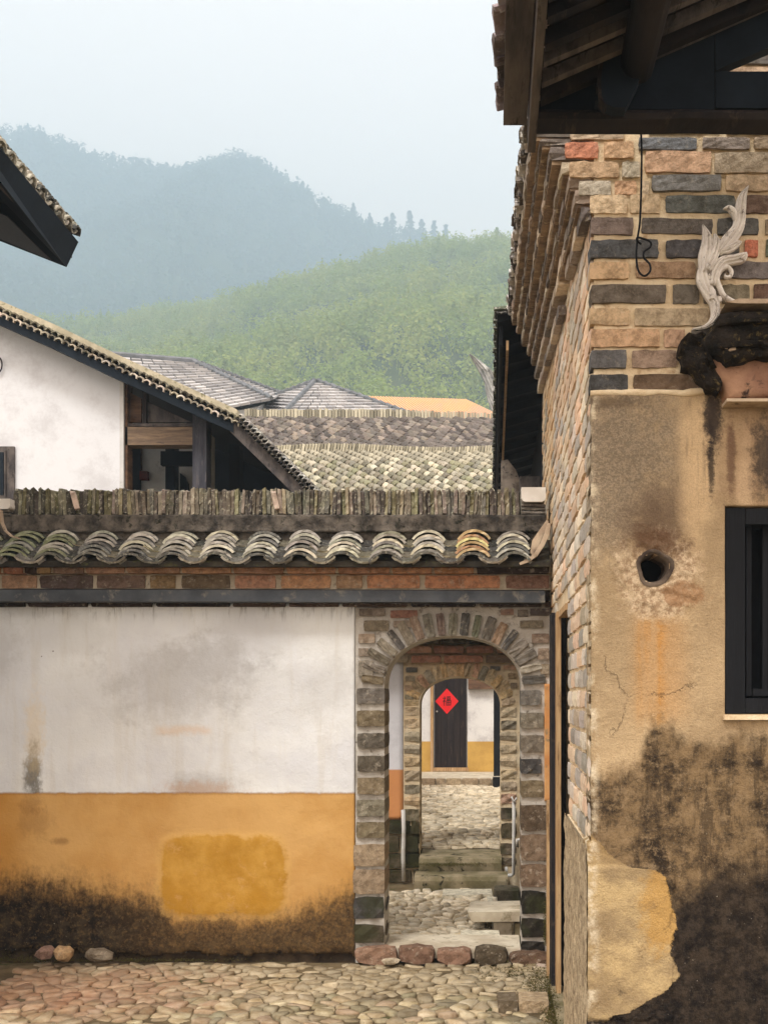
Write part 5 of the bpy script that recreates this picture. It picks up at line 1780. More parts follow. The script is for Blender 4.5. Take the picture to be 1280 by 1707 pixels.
# ------------------------------------------------------------------ dark wing behind the brick house
wing = thing("rear_wing", "dark eave of the rear wing past the far end of the brick side wall", "house", (.9, 11.5, 0))
RW = lambda y: 4.86 - .055 * (y - 9.4)
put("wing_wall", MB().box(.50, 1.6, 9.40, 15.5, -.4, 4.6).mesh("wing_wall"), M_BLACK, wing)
put("wing_roof", MB().hexa([(.055, 9.35, RW(9.35)), (1.8, 9.35, RW(9.35) + .5), (1.8, 15.5, RW(15.5) + .5), (.055, 15.5, RW(15.5))], [(.055, 9.35, RW(9.35) + .06), (1.8, 9.35, RW(9.35) + .56), (1.8, 15.5, RW(15.5) + .56), (.055, 15.5, RW(15.5) + .06)]).mesh("wing_roof"), M_WOOD_BLACK, wing)
put("wing_fascia", MB().hexa([(.075, 9.42, RW(9.42) - .16), (.10, 9.42, RW(9.42) - .16), (.10, 15.4, RW(15.4) - .16), (.075, 15.4, RW(15.4) - .16)], [(.075, 9.42, RW(9.42)), (.10, 9.42, RW(9.42)), (.10, 15.4, RW(15.4)), (.075, 15.4, RW(15.4))]).mesh("wing_fascia"), M_WOOD_BLACK, wing)
put("eave_lath", MB().hexa([(.13, 9.42, RW(9.42) - .2), (.15, 9.42, RW(9.42) - .2), (.15, 14, RW(14) - .2), (.13, 14, RW(14) - .2)], [(.13, 9.42, RW(9.42) - .12), (.15, 9.42, RW(9.42) - .12), (.15, 14, RW(14) - .12), (.13, 14, RW(14) - .12)]).mesh("eave_lath"), M_WOOD_PALE, wing)
for i in range(12):
    y = 9.7 + i * .48
    put("wing_rafter", MB().hexa([(.10, y, RW(y) - .07), (.52, y, RW(y) + .05), (.52, y + .08, RW(y) + .05), (.10, y + .08, RW(y) - .07)], [(.10, y, RW(y)), (.52, y, RW(y) + .12), (.52, y + .08, RW(y) + .12), (.10, y + .08, RW(y))]).mesh("wing_rafter"), M_WOOD_BLACK, wing)
put("lime_pier", MB().prism([(X(834, 12), 3.4), (X(866, 12), 3.4), (X(866, 12), Z(800, 12)), (X(860, 12), Z(784, 12)), (X(846, 12), Z(766, 12)), (X(835, 12), Z(768, 12))], 12.0, 12.2).mesh("lime_pier"), mat_simple("grey_lime", C(150, 138, 124), C(96, 86, 78), 8, .95, .9, C(60, 54, 50)), wing)
put("wing_sill", MB().box(X(866, 11.6), .5, 11.6, 11.8, 3.3, Z(794, 11.6)).mesh("wing_sill"), M_WOOD_GREY, wing)
y = 9.38
while y < 15.4:
    for k in range(2):
        put("eave_tile", random.choice(VT), None, wing, (.040 + random.uniform(-.012, .008), y + random.uniform(-.02, .02), RW(y) + .06 + k * .03), (.1, 0, -math.pi / 2 + random.uniform(-.15, .15)), None, vary(random.choice([C(70, 72, 60), C(96, 98, 80), C(58, 56, 54), C(140, 140, 120)]), .2))
    y += .16
fin = thing("ridge_finial", "grey white feather shaped ridge finial beside the dark eave", "ornament", P(815, 640, 16.5))
FD = 16.5
M_FIN = mat_simple("weathered_finial", C(206, 204, 198), C(140, 142, 140), 5, .9, .5, C(110, 112, 108), 30)
leaf("leaf", [(836, 690), (822, 650), (806, 618), (782, 591)], [10, 9, 8, .6], FD, .10, fin, M_FIN)
leaf("leaf", [(834, 696), (820, 668), (808, 642)], [8, 7, .6], FD - .05, .08, fin, M_FIN)
leaf("leaf", [(834, 660), (824, 632), (812, 612)], [6, 5, .6], FD - .05, .08, fin, M_FIN)
put("finial_ridge", MB().box(X(824, FD), X(900, FD), FD, FD + .3, Z(860, FD), Z(686, FD)).mesh("finial_ridge"), M_FIN, fin)

# ------------------------------------------------------------------ near eave, upper left
nl = thing("left_eave_house", "dark house eave with a wavy tile edge reaching in overhead from the left side", "house", (-3.6, 6, 0))
EX, EZ, EY = X(138, 7.8), Z(398, 7.8), 7.8
put("house_wall", MB().box(-6.0, -3.5, 5.5, 7.3, -.4, 4.9).mesh("house_wall"), M_PLASTER_WHITE, nl)
put("soffit", MB().hexa([(EX + .10, 5.3, EZ - .20), (-6, 5.3, EZ - .20 + .38 * (-EX - .10 + -0 + 6) * 1.0 - 0), (-6, EY - .02, EZ - .20 + .38 * (6 + EX)), (EX + .10 - .2, EY - .02, EZ - .20)],
                        [(EX + .06, 5.3, EZ - .03), (-6, 5.3, EZ - .03 + .38 * (6 + EX)), (-6, EY - .02, EZ - .03 + .38 * (6 + EX)), (EX - .02, EY - .02, EZ - .03)]).mesh("soffit"), M_BLUEDARK, nl)
put("fascia", MB().box(X(112, EY), X(112, EY) + .035, 5.3, EY, Z(430, EY), EZ + .0).mesh("fascia"), M_WOOD_GREY, nl)
n = 26
for i in range(3):
    put("soffit_board", MB().hexa([(EX - .15, 5.3 + i * .82, EZ - .206), (-4.5, 5.3 + i * .82, EZ - .206 + .38 * (4.5 + EX)), (-4.5, 5.3 + i * .82 + .7, EZ - .206 + .38 * (4.5 + EX)), (EX - .15, 6.0 + i * .82, EZ - .206)],
                                  [(EX - .15, 5.3 + i * .82, EZ - .2), (-4.5, 5.3 + i * .82, EZ - .2 + .38 * (4.5 + EX)), (-4.5, 6.0 + i * .82, EZ - .2 + .38 * (4.5 + EX)), (EX - .15, 6.0 + i * .82, EZ - .2)]).mesh("soffit_board"), M_WOOD_BLACK, nl)
ETL = [arc_tile(.135, .05, .16, .014, 7, .95, "eave_tile", s + 60) for s in range(3)]
EPL = [arc_tile(.135, .04, .16, .014, 7, .95, "eave_pan", s + 66) for s in range(3)]
set_mat(ETL + EPL, mat_tile("left_eave_clay", .2, C(222, 216, 196)))
y = EY - .07
i = 0
while y > 5.35:
    for k in range(5):
        put("eave_tile", random.choice(ETL), None, nl, (EX - .012 - k * .020 + random.uniform(-.006, .006), y, EZ + .012 + k * .022), (.30, 0, math.pi / 2 + random.uniform(-.06, .06)), None, vary(random.choice([C(112, 110, 102), C(188, 182, 164), C(84, 84, 80), C(206, 200, 180)]) if k < 4 else C(52, 58, 56), .15))
    for k in range(3):
        put("eave_pan", random.choice(EPL), None, nl, (EX - .004 - k * .03, y - .075, EZ + .018 + k * .028), (-.25, math.pi, math.pi / 2), (1, 1, 1), vary(random.choice([C(196, 190, 172), C(150, 146, 132), C(120, 118, 108)]), .15))
    y -= .15
    i += 1

# ------------------------------------------------------------------ white house behind the boundary wall
DL = 12.5
lh = thing("white_house", "white gabled house with an open timber porch behind the boundary wall", "house", (-4.5, 13, 0))
G = lambda pts, d: [(X(a, d), Z(b, d)) for a, b in pts]
M_GABLE = mat_far_plaster("gable_plaster", -5, C(232, 234, 236), C(220, 220, 220), .4)
put("gable_wall", MB().prism(G([(-260, 420), (-20, 520), (200, 622), (200, 1000), (-260, 1000)], DL), DL, DL + .3).mesh("gable_wall"), M_GABLE, lh)
put("corner_board", MB().box(X(200.5, DL), X(207, DL), DL - .01, DL + .25, 2.6, Z(628, DL)).mesh("corner_board"), M_PLASTER_WHITE, lh)
put("corner_board", MB().box(X(208, DL), X(212, DL), DL + .02, DL + .2, 2.6, Z(632, DL)).mesh("corner_board"), M_WOOD_BROWN, lh)
VL = [(-120, 462), (0, 512), (100, 556), (200, 604), (300, 650), (400, 696)]


def slope_slab(pts, t0, t1, y0, y1):
    mb = MB()
    for a, b in zip(pts[:-1], pts[1:]):
        d = DL
        mb.hexa([(X(a[0], d), y0, Z(a[1] + t1, d)), (X(b[0], d), y0, Z(b[1] + t1, d)), (X(b[0], d), y1, Z(b[1] + t1, d)), (X(a[0], d), y1, Z(a[1] + t1, d))],
                [(X(a[0], d), y0, Z(a[1] + t0, d)), (X(b[0], d), y0, Z(b[1] + t0, d)), (X(b[0], d), y1, Z(b[1] + t0, d)), (X(a[0], d), y1, Z(a[1] + t0, d))])
    return mb


put("verge_board", slope_slab(VL, 18, 36, 12.18, 12.24).mesh("verge_board"), M_BLUEDARK, lh)
put("roof_slab", slope_slab(VL, 10, 20, 12.24, 18).mesh("roof_slab"), M_WOOD_BLACK, lh)
VR = [(394, 692), (430, 727), (470, 766), (512, 808), (560, 858)]
put("lower_verge_board", slope_slab(VR, 12, 38, 12.20, 12.26).mesh("lower_verge_board"), M_WOOD_GREY, lh)
put("roof_slab", slope_slab(VR, 6, 14, 12.26, 18).mesh("roof_slab"), M_WOOD_BLACK, lh)
put("ridge_cap", slope_slab(VL, -8, 6, 12.35, 12.75).mesh("ridge_cap"), mat_simple("pale_ridge_mortar", C(206, 196, 170), C(170, 162, 138), 6, .95, .9, C(128, 124, 92), 40), lh)
LT = [arc_tile(.10, .035, .30, .014, 6, .96, "verge_tile", s + 80) for s in range(3)]
set_mat(LT, mat_tile("left_verge_clay", .3, C(226, 218, 196)))


def along(pts, step):
    out = []
    L = 0
    for a, b in zip(pts[:-1], pts[1:]):
        seg = math.hypot(b[0] - a[0], b[1] - a[1])
        t = -L % step if L else 0
        while t < seg:
            out.append((a[0] + (b[0] - a[0]) * t / seg, a[1] + (b[1] - a[1]) * t / seg, math.atan2(b[1] - a[1], b[0] - a[0])))
            t += step
        L += seg
    return out


for (a, b, ang) in along(VL, 12.5):
    for k in range(2):
        col = random.choice([C(176, 164, 146), C(206, 194, 172), C(132, 124, 108), C(228, 214, 196)]) if k == 0 else random.choice([C(132, 126, 106), C(110, 104, 88)])
        put("verge_tile", random.choice(LT), None, lh, (X(a + 4 * k, 12.14), 12.14 + .03 * k, Z(b + 13 - k * 8, 12.14)), (.05, ang + random.uniform(-.15, .15) + .25, 0), (.9, 1, 1.05), vary(col, .2))
for (a, b, ang) in along(VR, 8.5):
    for k in range(2):
        col = random.choice([C(206, 204, 196), C(150, 146, 138), C(176, 172, 164)]) if k == 0 else C(74, 70, 66)
        put("verge_tile", random.choice(LT), None, lh, (X(a + 5 - 4 * k, 12.14), 12.14 - .02 * k, Z(b + 2 + 8 * k, 12.14)), (.05, ang + .5, 0), (.55, 1, 1.3), vary(col, .2))
# porch: beams, posts, back wall
put("porch_beam", MB().box(X(203, DL), X(345, DL), DL + .02, DL + .22, Z(741, DL), Z(711, DL)).mesh("porch_beam"), mat_simple("tan_beam", C(150, 128, 104), C(112, 96, 82), 7, .85, .5, C(84, 74, 68), 40, stretch=(.5, 1, 5)), lh)
put("porch_rail", MB().box(X(203, DL), X(322, DL), DL + .05, DL + .16, Z(709, DL), Z(704, DL)).mesh("porch_rail"), M_WOOD_GREY, lh)
put("porch_post", MB().box(X(322, DL), X(345, DL), DL - .02, DL + .2, 2.5, Z(680, DL)).mesh("porch_post"), mat_simple("blue_grey_post", C(82, 82, 88), C(58, 58, 66), 6, .85, .4, C(100, 96, 96), 40, stretch=(3, 3, .4)), lh)
put("porch_post", MB().box(X(382, 14), X(400, 14), 14, 14.2, 2.5, Z(740, 14)).mesh("porch_post"), M_WOOD_BLACK, lh)
put("king_post", MB().box(X(236, DL), X(242, DL), DL + .05, DL + .15, Z(704, DL), Z(650, DL)).mesh("king_post"), M_WOOD_DARK, lh)
put("gable_panel", MB().prism(G([(212, 704), (212, 652), (236, 664), (236, 704)], DL + .1), DL + .1, DL + .14).mesh("gable_panel"), M_WOOD_BROWN, lh)
put("gable_panel", MB().prism(G([(242, 704), (242, 668), (320, 704)], DL + .1), DL + .1, DL + .14).mesh("gable_panel"), M_WOOD_GREY, lh)
DB = 14.2
put("back_wall", MB().box(X(190, DB), X(352, DB), DB, DB + .2, 2.4, Z(690, DB)).mesh("back_wall"), M_PLASTER_WHITE, lh)
put("back_door", MB().box(X(214, DB), X(236, DB), DB - .04, DB - .002, 2.4, Z(745, DB)).mesh("back_door"), M_BLUEDARK, lh)
put("inner_post", MB().box(X(276, 13.4), X(291, 13.4), 13.4, 13.6, 2.4, Z(735, 13.4)).mesh("inner_post"), M_BLUEDARK, lh)
put("inner_beam", MB().box(X(268, 13.3), X(325, 13.3), 13.3, 13.4, Z(775, 13.3), Z(752, 13.3)).mesh("inner_beam"), M_BLUEDARK, lh)
put("inner_opening", MB().prism(G([(300, 830), (300, 788), (308, 794), (314, 806), (314, 830)], DB - .05), DB - .05, DB - .005).mesh("inner_opening"), M_BLUEDARK, lh)
put("back_partition", MB().prism([(X(330, 15.6), 2.4), (X(490, 15.6), 2.4), (X(490, 15.6), Z(800, 15.6)), (X(440, 15.6), Z(750, 15.6)), (X(392, 15.6), Z(716, 15.6)), (X(330, 15.6), Z(700, 15.6))], 15.6, 15.8).mesh("back_partition"), M_BLUEDARK, lh)  # dark panel, its colour stands in for the shaded porch interior
put("floor_deck", MB().box(-6, -2.2, 12.6, 17.9, 2.3, 2.4).mesh("floor_deck"), M_WOOD_DARK, lh)
put("rear_wall", MB().box(-8, -2.0, 17.8, 18, 0, 4.9).mesh("rear_wall"), M_WOOD_DARK, lh)
put("fuse_box", MB().box(X(233, DB - .1), X(246, DB - .1), DB - .1, DB - .01, Z(799, DB - .1), Z(785, DB - .1)).mesh("fuse_box"), mat_simple("red_brown_box", C(120, 50, 44), C(84, 50, 46), 9), None, None, label="small red brown box on the porch back wall of the white house", cat="box")
put("conduit", MB().tube([P(236, 745, DB - .02), P(236, 784, DB - .02)], .012, 6).mesh("conduit"), M_WOOD_BROWN, None, None, label="thin brown conduit above the red brown box on the porch wall", cat="pipe")
lw = put("gable_window", MB().box(X(-40, DL), X(26, DL), DL - .03, DL - .002, Z(834, DL), Z(745, DL)).mesh("gable_window"), M_WOOD_GREY, lh)
put("window_pane", MB().box(X(3, DL), X(9, DL), DL - .04, DL - .032, Z(826, DL), Z(755, DL)).mesh("window_pane"), M_BLUEDARK, lw)
put("window_bar", MB().box(X(11, DL), X(13, DL), DL - .05, DL - .032, Z(830, DL), Z(752, DL)).mesh("window_bar"), M_WOOD_GREY, lw)
put("wire_hoop", MB().tube([P(-3 + 7 * math.cos(a / 10), 608 + 13 * math.sin(a / 10), DL - .03) for a in range(0, 64, 3)], .008, 6).mesh("wire_hoop"), M_WOOD_BLACK, None, None, label="thin dark wire hoop on the white gable wall", cat="wire")

# ------------------------------------------------------------------ tiled roofs further back
FT = [arc_tile(.18, .085, .22, .02, 6, .92, "tile", s + 90) for s in range(4)]
set_mat(FT, M_TILE_FAR)


def tiled_slope(parent, O, U, V, ncol, nrow, pu, pv, meshes, cols, skew=0.0, big=300, jitter=.03, clip=None, pymax=826):
    """rows of half round tiles: O = low left corner, U along the eave, V up the slope (unit vectors)"""
    U, V = Vector(U).normalized(), Vector(V).normalized()
    N_ = U.cross(V).normalized()
    if N_.z < 0:
        N_ = -N_
    rest = MB()
    items = []
    for i in range(ncol):
        for j in range(nrow):
            u = i * pu + (skew * j * pv) - (skew * nrow * pv * .75 if skew < 0 else 0)
            c_ = Vector(O) + U * u + V * (j * pv)
            if clip and not clip(c_):
                continue
            items.append((j, i, c_))
    rot0 = Matrix((U, V, N_)).transposed()
    items.sort(key=lambda q: q[2].y)
    seen = 0
    for (j, i, c_) in items:
        px, py = VX + c_.x * F / c_.y, VY - (c_.z - EYE) * F / c_.y
        vis = 395 < px < 828 and 560 < py < pymax
        e = Matrix.Rotation(random.uniform(-jitter, jitter) + skew * -.6, 3, 'Z') @ Matrix.Rotation(random.uniform(.03, .09), 3, 'X')
        R = rot0 @ e
        me = random.choice(meshes)
        if vis and seen < big:
            seen += 1
            put(me.name.split(".")[0], me, None, parent, c_ + N_ * (.01 + .012 * (j % 2)), R.to_euler(), None, vary(random.choice(cols), .22))
        else:
            for_v = [tuple(c_ + N_ * .01 + R @ v.co) for v in me.vertices]
            rest.add(for_v, [tuple(p.vertices) for p in me.polygons])
    if rest.f:
        put("tile_field", rest.mesh("tile_field", False, False), meshes[0].materials[0], parent, color=cols[0], kind="stuff")


# mossy roof of the courtyard house
eL, rL = Vector((-6.4, 21.0, 5.02)), Vector((-6.4, 26.2, 7.36))
Vd = (rL - eL).normalized()
tiled_slope(h3, eL, (1, .02, 0), Vd, 42, 34, .285, .170, FT, [C(168, 160, 140), C(142, 136, 120), C(192, 184, 162), C(120, 114, 98), C(138, 134, 108)], skew=-.62, big=300)
put("roof_deck", MB().hexa([(-8.5, 21.0, 4.94), (2.8, 21.0, 4.94), (2.8, 26.4, 7.37), (-8.5, 26.4, 7.37)], [(-8.5, 21.0, 4.99), (2.8, 21.0, 4.99), (2.8, 26.4, 7.42), (-8.5, 26.4, 7.42)]).mesh("roof_deck"), mat_simple("shady_mortar", C(70, 66, 52), C(44, 44, 34), 6), h3)
mb = MB()
x = -8.4
while x < 2.7:
    w = random.uniform(.05, .085)
    zz = Z(744, 26.3) + .04 * math.sin(x * 1.3)
    mb.hexa([(x, 26.2, zz - .22), (x + w * .7, 26.2, zz - .22), (x + w * .7, 26.5, zz - .22), (x, 26.5, zz - .22)], [(x + .04, 26.2, zz + random.uniform(0, .02)), (x + .04 + w * .7, 26.2, zz), (x + .04 + w * .7, 26.5, zz), (x + .04, 26.5, zz)])
    x += w
n_ = Nodes("ridge_tiles_far", .9, .2)
M_RIDGEFAR = n_.done(n_.mix(n_.island(), C(206, 198, 172), C(128, 122, 104)), None)
put("ridge_tiles", mb.mesh("ridge_tiles", False, False), M_RIDGEFAR, h3, kind="stuff")
put("ridge_base", MB().box(-8.4, 2.7, 26.22, 26.48, Z(744, 26.3) - .42, Z(744, 26.3) - .15).mesh("ridge_base"), mat_simple("pale_base", C(196, 184, 158), C(150, 140, 118), 5), h3)

# darker roof behind it
hb = thing("dark_roof_house", "house with a dark grey tiled roof and long upright tile ridge, behind the mossy roof", "house", (-2, 32, 0))
rz = Z(700, 33.0)
sl_ = .42
e0 = Vector((-8.6, 33.0 - 6.0, rz - 6.0 * sl_))
FTD = [arc_tile(.25, .10, .36, .02, 6, .92, "tile", s + 95) for s in range(4)]
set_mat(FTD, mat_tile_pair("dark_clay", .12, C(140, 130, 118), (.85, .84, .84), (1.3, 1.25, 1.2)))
tiled_slope(hb, e0, (1, .01, 0), (0, 1, sl_), 42, 32, .37, .20, FTD, [C(112, 104, 96), C(128, 118, 108), C(88, 80, 74), C(150, 138, 124)], skew=-.8, pymax=742)
put("roof_deck", MB().hexa([(-9.5, 27, e0.z - .08), (4, 27, e0.z - .08), (4, 33.1, rz - .04), (-9.5, 33.1, rz - .04)], [(-9.5, 27, e0.z - .03), (4, 27, e0.z - .03), (4, 33.1, rz + .02), (-9.5, 33.1, rz + .02)]).mesh("roof_deck"), mat_simple("dark_deck", C(54, 48, 44), C(38, 36, 34), 6), hb)
put("house_wall", MB().box(-9, 3.6, 27.6, 33, 0, e0.z + .1).mesh("house_wall"), M_PLASTER_WHITE, hb)
mb = MB()
x = X(408, 33)
while x < 3.6:
    w = random.uniform(.07, .11)
    zt = Z(682 + (x - X(410, 33)) * .0 + 18 * max(0, (x + 3) / 8), 33)
    mb.box(x, x + w * .8, 33, 33.3, zt - .26, zt + random.uniform(-.02, .02))
    x += w
put("ridge_tiles", mb.mesh("ridge_tiles", False, False), M_RIDGEFAR, hb, kind="stuff")
put("ridge_base", MB().hexa([(X(408, 33), 33.0, rz - .05), (3.6, 33.0, rz - .18), (3.6, 33.25, rz - .18), (X(408, 33), 33.25, rz - .05)], [(X(408, 33), 33.0, Z(694, 33)), (3.6, 33.0, Z(704, 33) - .1), (3.6, 33.25, Z(704, 33) - .1), (X(408, 33), 33.25, Z(694, 33))]).mesh("ridge_base"), mat_simple("tan_base", C(186, 170, 142), C(140, 126, 104), 5), hb)


def hip_roof(parent, peakA, peakB, corners, mat_tilef, rows=9, tile=.62, face_skip=()):
    """hipped roof of slabs with joints: every slope is covered with flat tiles standing proud"""
    peaks = [Vector(peakA), Vector(peakB)]
    cs_ = [Vector(c) for c in corners]   # front left, front right, back right, back left
    sl = [(cs_[0], cs_[1], peaks[1], peaks[0]), (cs_[1], cs_[2], peaks[1], peaks[1]), (cs_[2], cs_[3], peaks[0], peaks[1]), (cs_[3], cs_[0], peaks[0], peaks[0])]
    dk = MB()
    for q in sl:
        dk.add([tuple(v) for v in q] if q[2] != q[3] else [tuple(v) for v in q[:3]], [tuple(range(4 if q[2] != q[3] else 3))])
    put("roof_deck", dk.mesh("roof_deck"), mat_tilef[1], parent)
    tm = MB()
    for q in sl:
        a, b, c_, d_ = q
        nrm = (b - a).cross(d_ - a).normalized()
        if nrm.z < 0:
            nrm = -nrm
        for r_ in range(rows):
            t0, t1 = r_ / rows, (r_ + .93) / rows
            p0, p1 = a.lerp(d_, t0), b.lerp(c_, t0)
            q0, q1 = a.lerp(d_, t1), b.lerp(c_, t1)
            n_t = max(1, int((p1 - p0).length / tile))
            for k in range(n_t):
                u0, u1 = (k + .04) / n_t, (k + .93) / n_t
                w = random.uniform(.0, .02)
                tm.hexa([tuple(p0.lerp(p1, u0) + nrm * .01), tuple(p0.lerp(p1, u1) + nrm * .01), tuple(q0.lerp(q1, u1) + nrm * .01), tuple(q0.lerp(q1, u0) + nrm * .01)],
                        [tuple(p0.lerp(p1, u0) + nrm * (.09 + w)), tuple(p0.lerp(p1, u1) + nrm * (.09 + w)), tuple(q0.lerp(q1, u1) + nrm * .04), tuple(q0.lerp(q1, u0) + nrm * .04)])
    put("tile_courses", tm.mesh("tile_courses", False, False), mat_tilef[0], parent, kind="stuff")
    hp = MB()
    for c_, p in ((cs_[0], peaks[0]), (cs_[1], peaks[1]), (cs_[2], peaks[1]), (cs_[3], peaks[0])):
        n_ = 14
        for k in range(n_):
            hp.tube([c_.lerp(p, k / n_) + Vector((0, 0, .08)), c_.lerp(p, (k + .85) / n_) + Vector((0, 0, .12))], .09, 6)
    if (peaks[0] - peaks[1]).length > .5:
        hp.tube([peaks[0] + Vector((0, 0, .1)), peaks[1] + Vector((0, 0, .1))], .10, 6)
    put("hip_ridge", hp.mesh("hip_ridge"), mat_tilef[2], parent, kind="stuff")


n_ = Nodes("pale_grey_tile", .6, .35)
M_GREYTILE = n_.done(n_.mix(n_.island(), C(206, 202, 198), C(158, 156, 156)), n_.noise(3), .2)
M_GREYDECK = mat_simple("grey_deck", C(96, 98, 104), C(80, 82, 88), 3)
M_GREYRIDGE = mat_simple("grey_ridge", C(126, 128, 132), C(100, 104, 106), 3)
MG = (M_GREYTILE, M_GREYDECK, M_GREYRIDGE)
hg = thing("grey_hip_house", "house with a small pale grey pyramid roof behind the dark roof", "house", P(530, 900, 41))
A_, B_, Cc, D_ = P(466, 700, 38), P(690, 696, 41), P(640, 694, 48), P(380, 692, 43.5)
hip_roof(hg, P(525, 639, 42.5), P(528, 639, 42.5), [A_, B_, Cc, D_], MG, 12, .34)
put("house_wall", MB().hexa([tuple(v.lerp(P(525, 695, 42.5), .1) * 1 + Vector((0, 0, -12 - 0))) for v in (A_, B_, Cc, D_)], [tuple(v.lerp(P(525, 695, 42.5), .1) - Vector((0, 0, .1))) for v in (A_, B_, Cc, D_)]).mesh("house_wall"), M_PLASTER_WHITE, hg)
hg2 = thing("large_grey_roof_house", "house with a broad pale grey tiled roof behind the white house", "house", P(300, 900, 36))
A_, B_, Cc, D_ = P(60, 742, 33), P(452, 668, 37.5), P(470, 660, 46), P(-40, 700, 45)
hip_roof(hg2, P(150, 592, 41), P(322, 606, 41), [A_, B_, Cc, D_], MG, 18, .36)
put("house_wall", MB().hexa([tuple(v.lerp(P(240, 690, 40), .1) + Vector((0, 0, -11.5))) for v in (A_, B_, Cc, D_)], [tuple(v.lerp(P(240, 690, 40), .1) - Vector((0, 0, .15))) for v in (A_, B_, Cc, D_)]).mesh("house_wall"), M_PLASTER_WHITE, hg2)
ho = thing("orange_roof_shed", "long low building with a faded orange ribbed sheet roof at the foot of the hill", "shed", P(720, 900, 46))
n_ = Nodes("orange_sheet", .6, .3)
M_ORG = n_.done(n_.mix(n_.S(n_.noise(.8, 4, .7, n_.scale(n_.pos(), (1, .2, .2))), .4, .66), C(230, 178, 126), C(220, 172, 138)), None)
om = MB()
A_, B_, Cc, D_ = P(590, 700, 44), P(850, 702, 44), P(776, 667, 49), P(560, 660, 49)
nn = 46
for k in range(nn):
    for (u0, u1, h_) in ((k / nn, (k + .5) / nn, .0), ((k + .5) / nn, (k + 1) / nn, .05)):
        p0, p1, q1, q0 = A_.lerp(B_, u0), A_.lerp(B_, u1), D_.lerp(Cc, u1), D_.lerp(Cc, u0)
        up = Vector((0, 0, h_))
        om.hexa([tuple(v - Vector((0, 0, .08))) for v in (p0, p1, q1, q0)], [tuple(v + up) for v in (p0, p1, q1, q0)])
put("ribbed_sheets", om.mesh("ribbed_sheets"), M_ORG, ho)
put("shed_wall", MB().box(A_.x + .2, Cc.x - .3, 44.6, 49, 0, A_.z - .1).mesh("shed_wall"), M_PLASTER_WHITE, ho)

# ------------------------------------------------------------------ hills and woods
def crest_fun(pts, D):
    Ds = np.array([D(p[0]) for p in pts])
    xs_ = np.array([(p[0] - VX) for p in pts]) * Ds / F
    zs_ = EYE + np.array([(VY - p[1]) for p in pts]) * Ds / F
    return (lambda x: np.interp(x, xs_, zs_)), (lambda x: np.interp(x, xs_, Ds))


def npnoise(x, y, seed, oct_=4, f=1.0):
    """cheap smooth value noise, vectorised"""
    out = np.zeros_like(x)
    amp, tot = 1.0, 0.0
    for o in range(oct_):
        rg = np.random.default_rng(seed + o)
        G_ = rg.random((256, 256))
        u, v = x * f + 91.3, y * f + 47.1
        iu, iv = np.floor(u).astype(int), np.floor(v).astype(int)
        fu_, fv_ = u - iu, v - iv
        fu_, fv_ = fu_ * fu_ * (3 - 2 * fu_), fv_ * fv_ * (3 - 2 * fv_)
        g = lambda a, b: G_[(a % 256), (b % 256)]
        out += amp * ((g(iu, iv) * (1 - fu_) + g(iu + 1, iv) * fu_) * (1 - fv_) + (g(iu, iv + 1) * (1 - fu_) + g(iu + 1, iv + 1) * fu_) * fv_ - .5)
        tot += amp
        amp *= .55
        f *= 2.03
    return out / tot


def hill(name, pts, D, y0, y1, x0, x1, nx, ny, mat, amp, power, zbase, tree_h, label):
    cf, df = crest_fun(pts, D)

    def height(x, y):
        dd = df(x)
        t = np.clip((y - y0) / (dd - y0), 0, 1)
        back = np.clip((y - dd) / 120.0, 0, 4)
        c_ = cf(x) - tree_h
        h = zbase + (c_ - zbase) * (t ** power)
        h = h - back * back * 30
        n__ = npnoise(x, y, 5, 4, 1 / 126.0)
        return h + amp * n__ * np.sin(np.clip(t, 0, 1) * math.pi) * 2
    X_, Y_ = np.meshgrid(np.linspace(x0, x1, nx), np.linspace(y0, y1, ny), indexing='ij')
    H = height(X_, Y_)
    vs = np.stack([X_, Y_, H], -1).reshape(-1, 3)
    idx = np.arange(nx * ny).reshape(nx, ny)
    fs = np.stack([idx[:-1, :-1], idx[1:, :-1], idx[1:, 1:], idx[:-1, 1:]], -1).reshape(-1, 4)
    me = bpy.data.meshes.new(name)
    me.from_pydata(vs.tolist(), [], fs.tolist())
    me.polygons.foreach_set("use_smooth", [True] * len(me.polygons))
    put(name, me, mat, kind="structure", label=label)
    return height


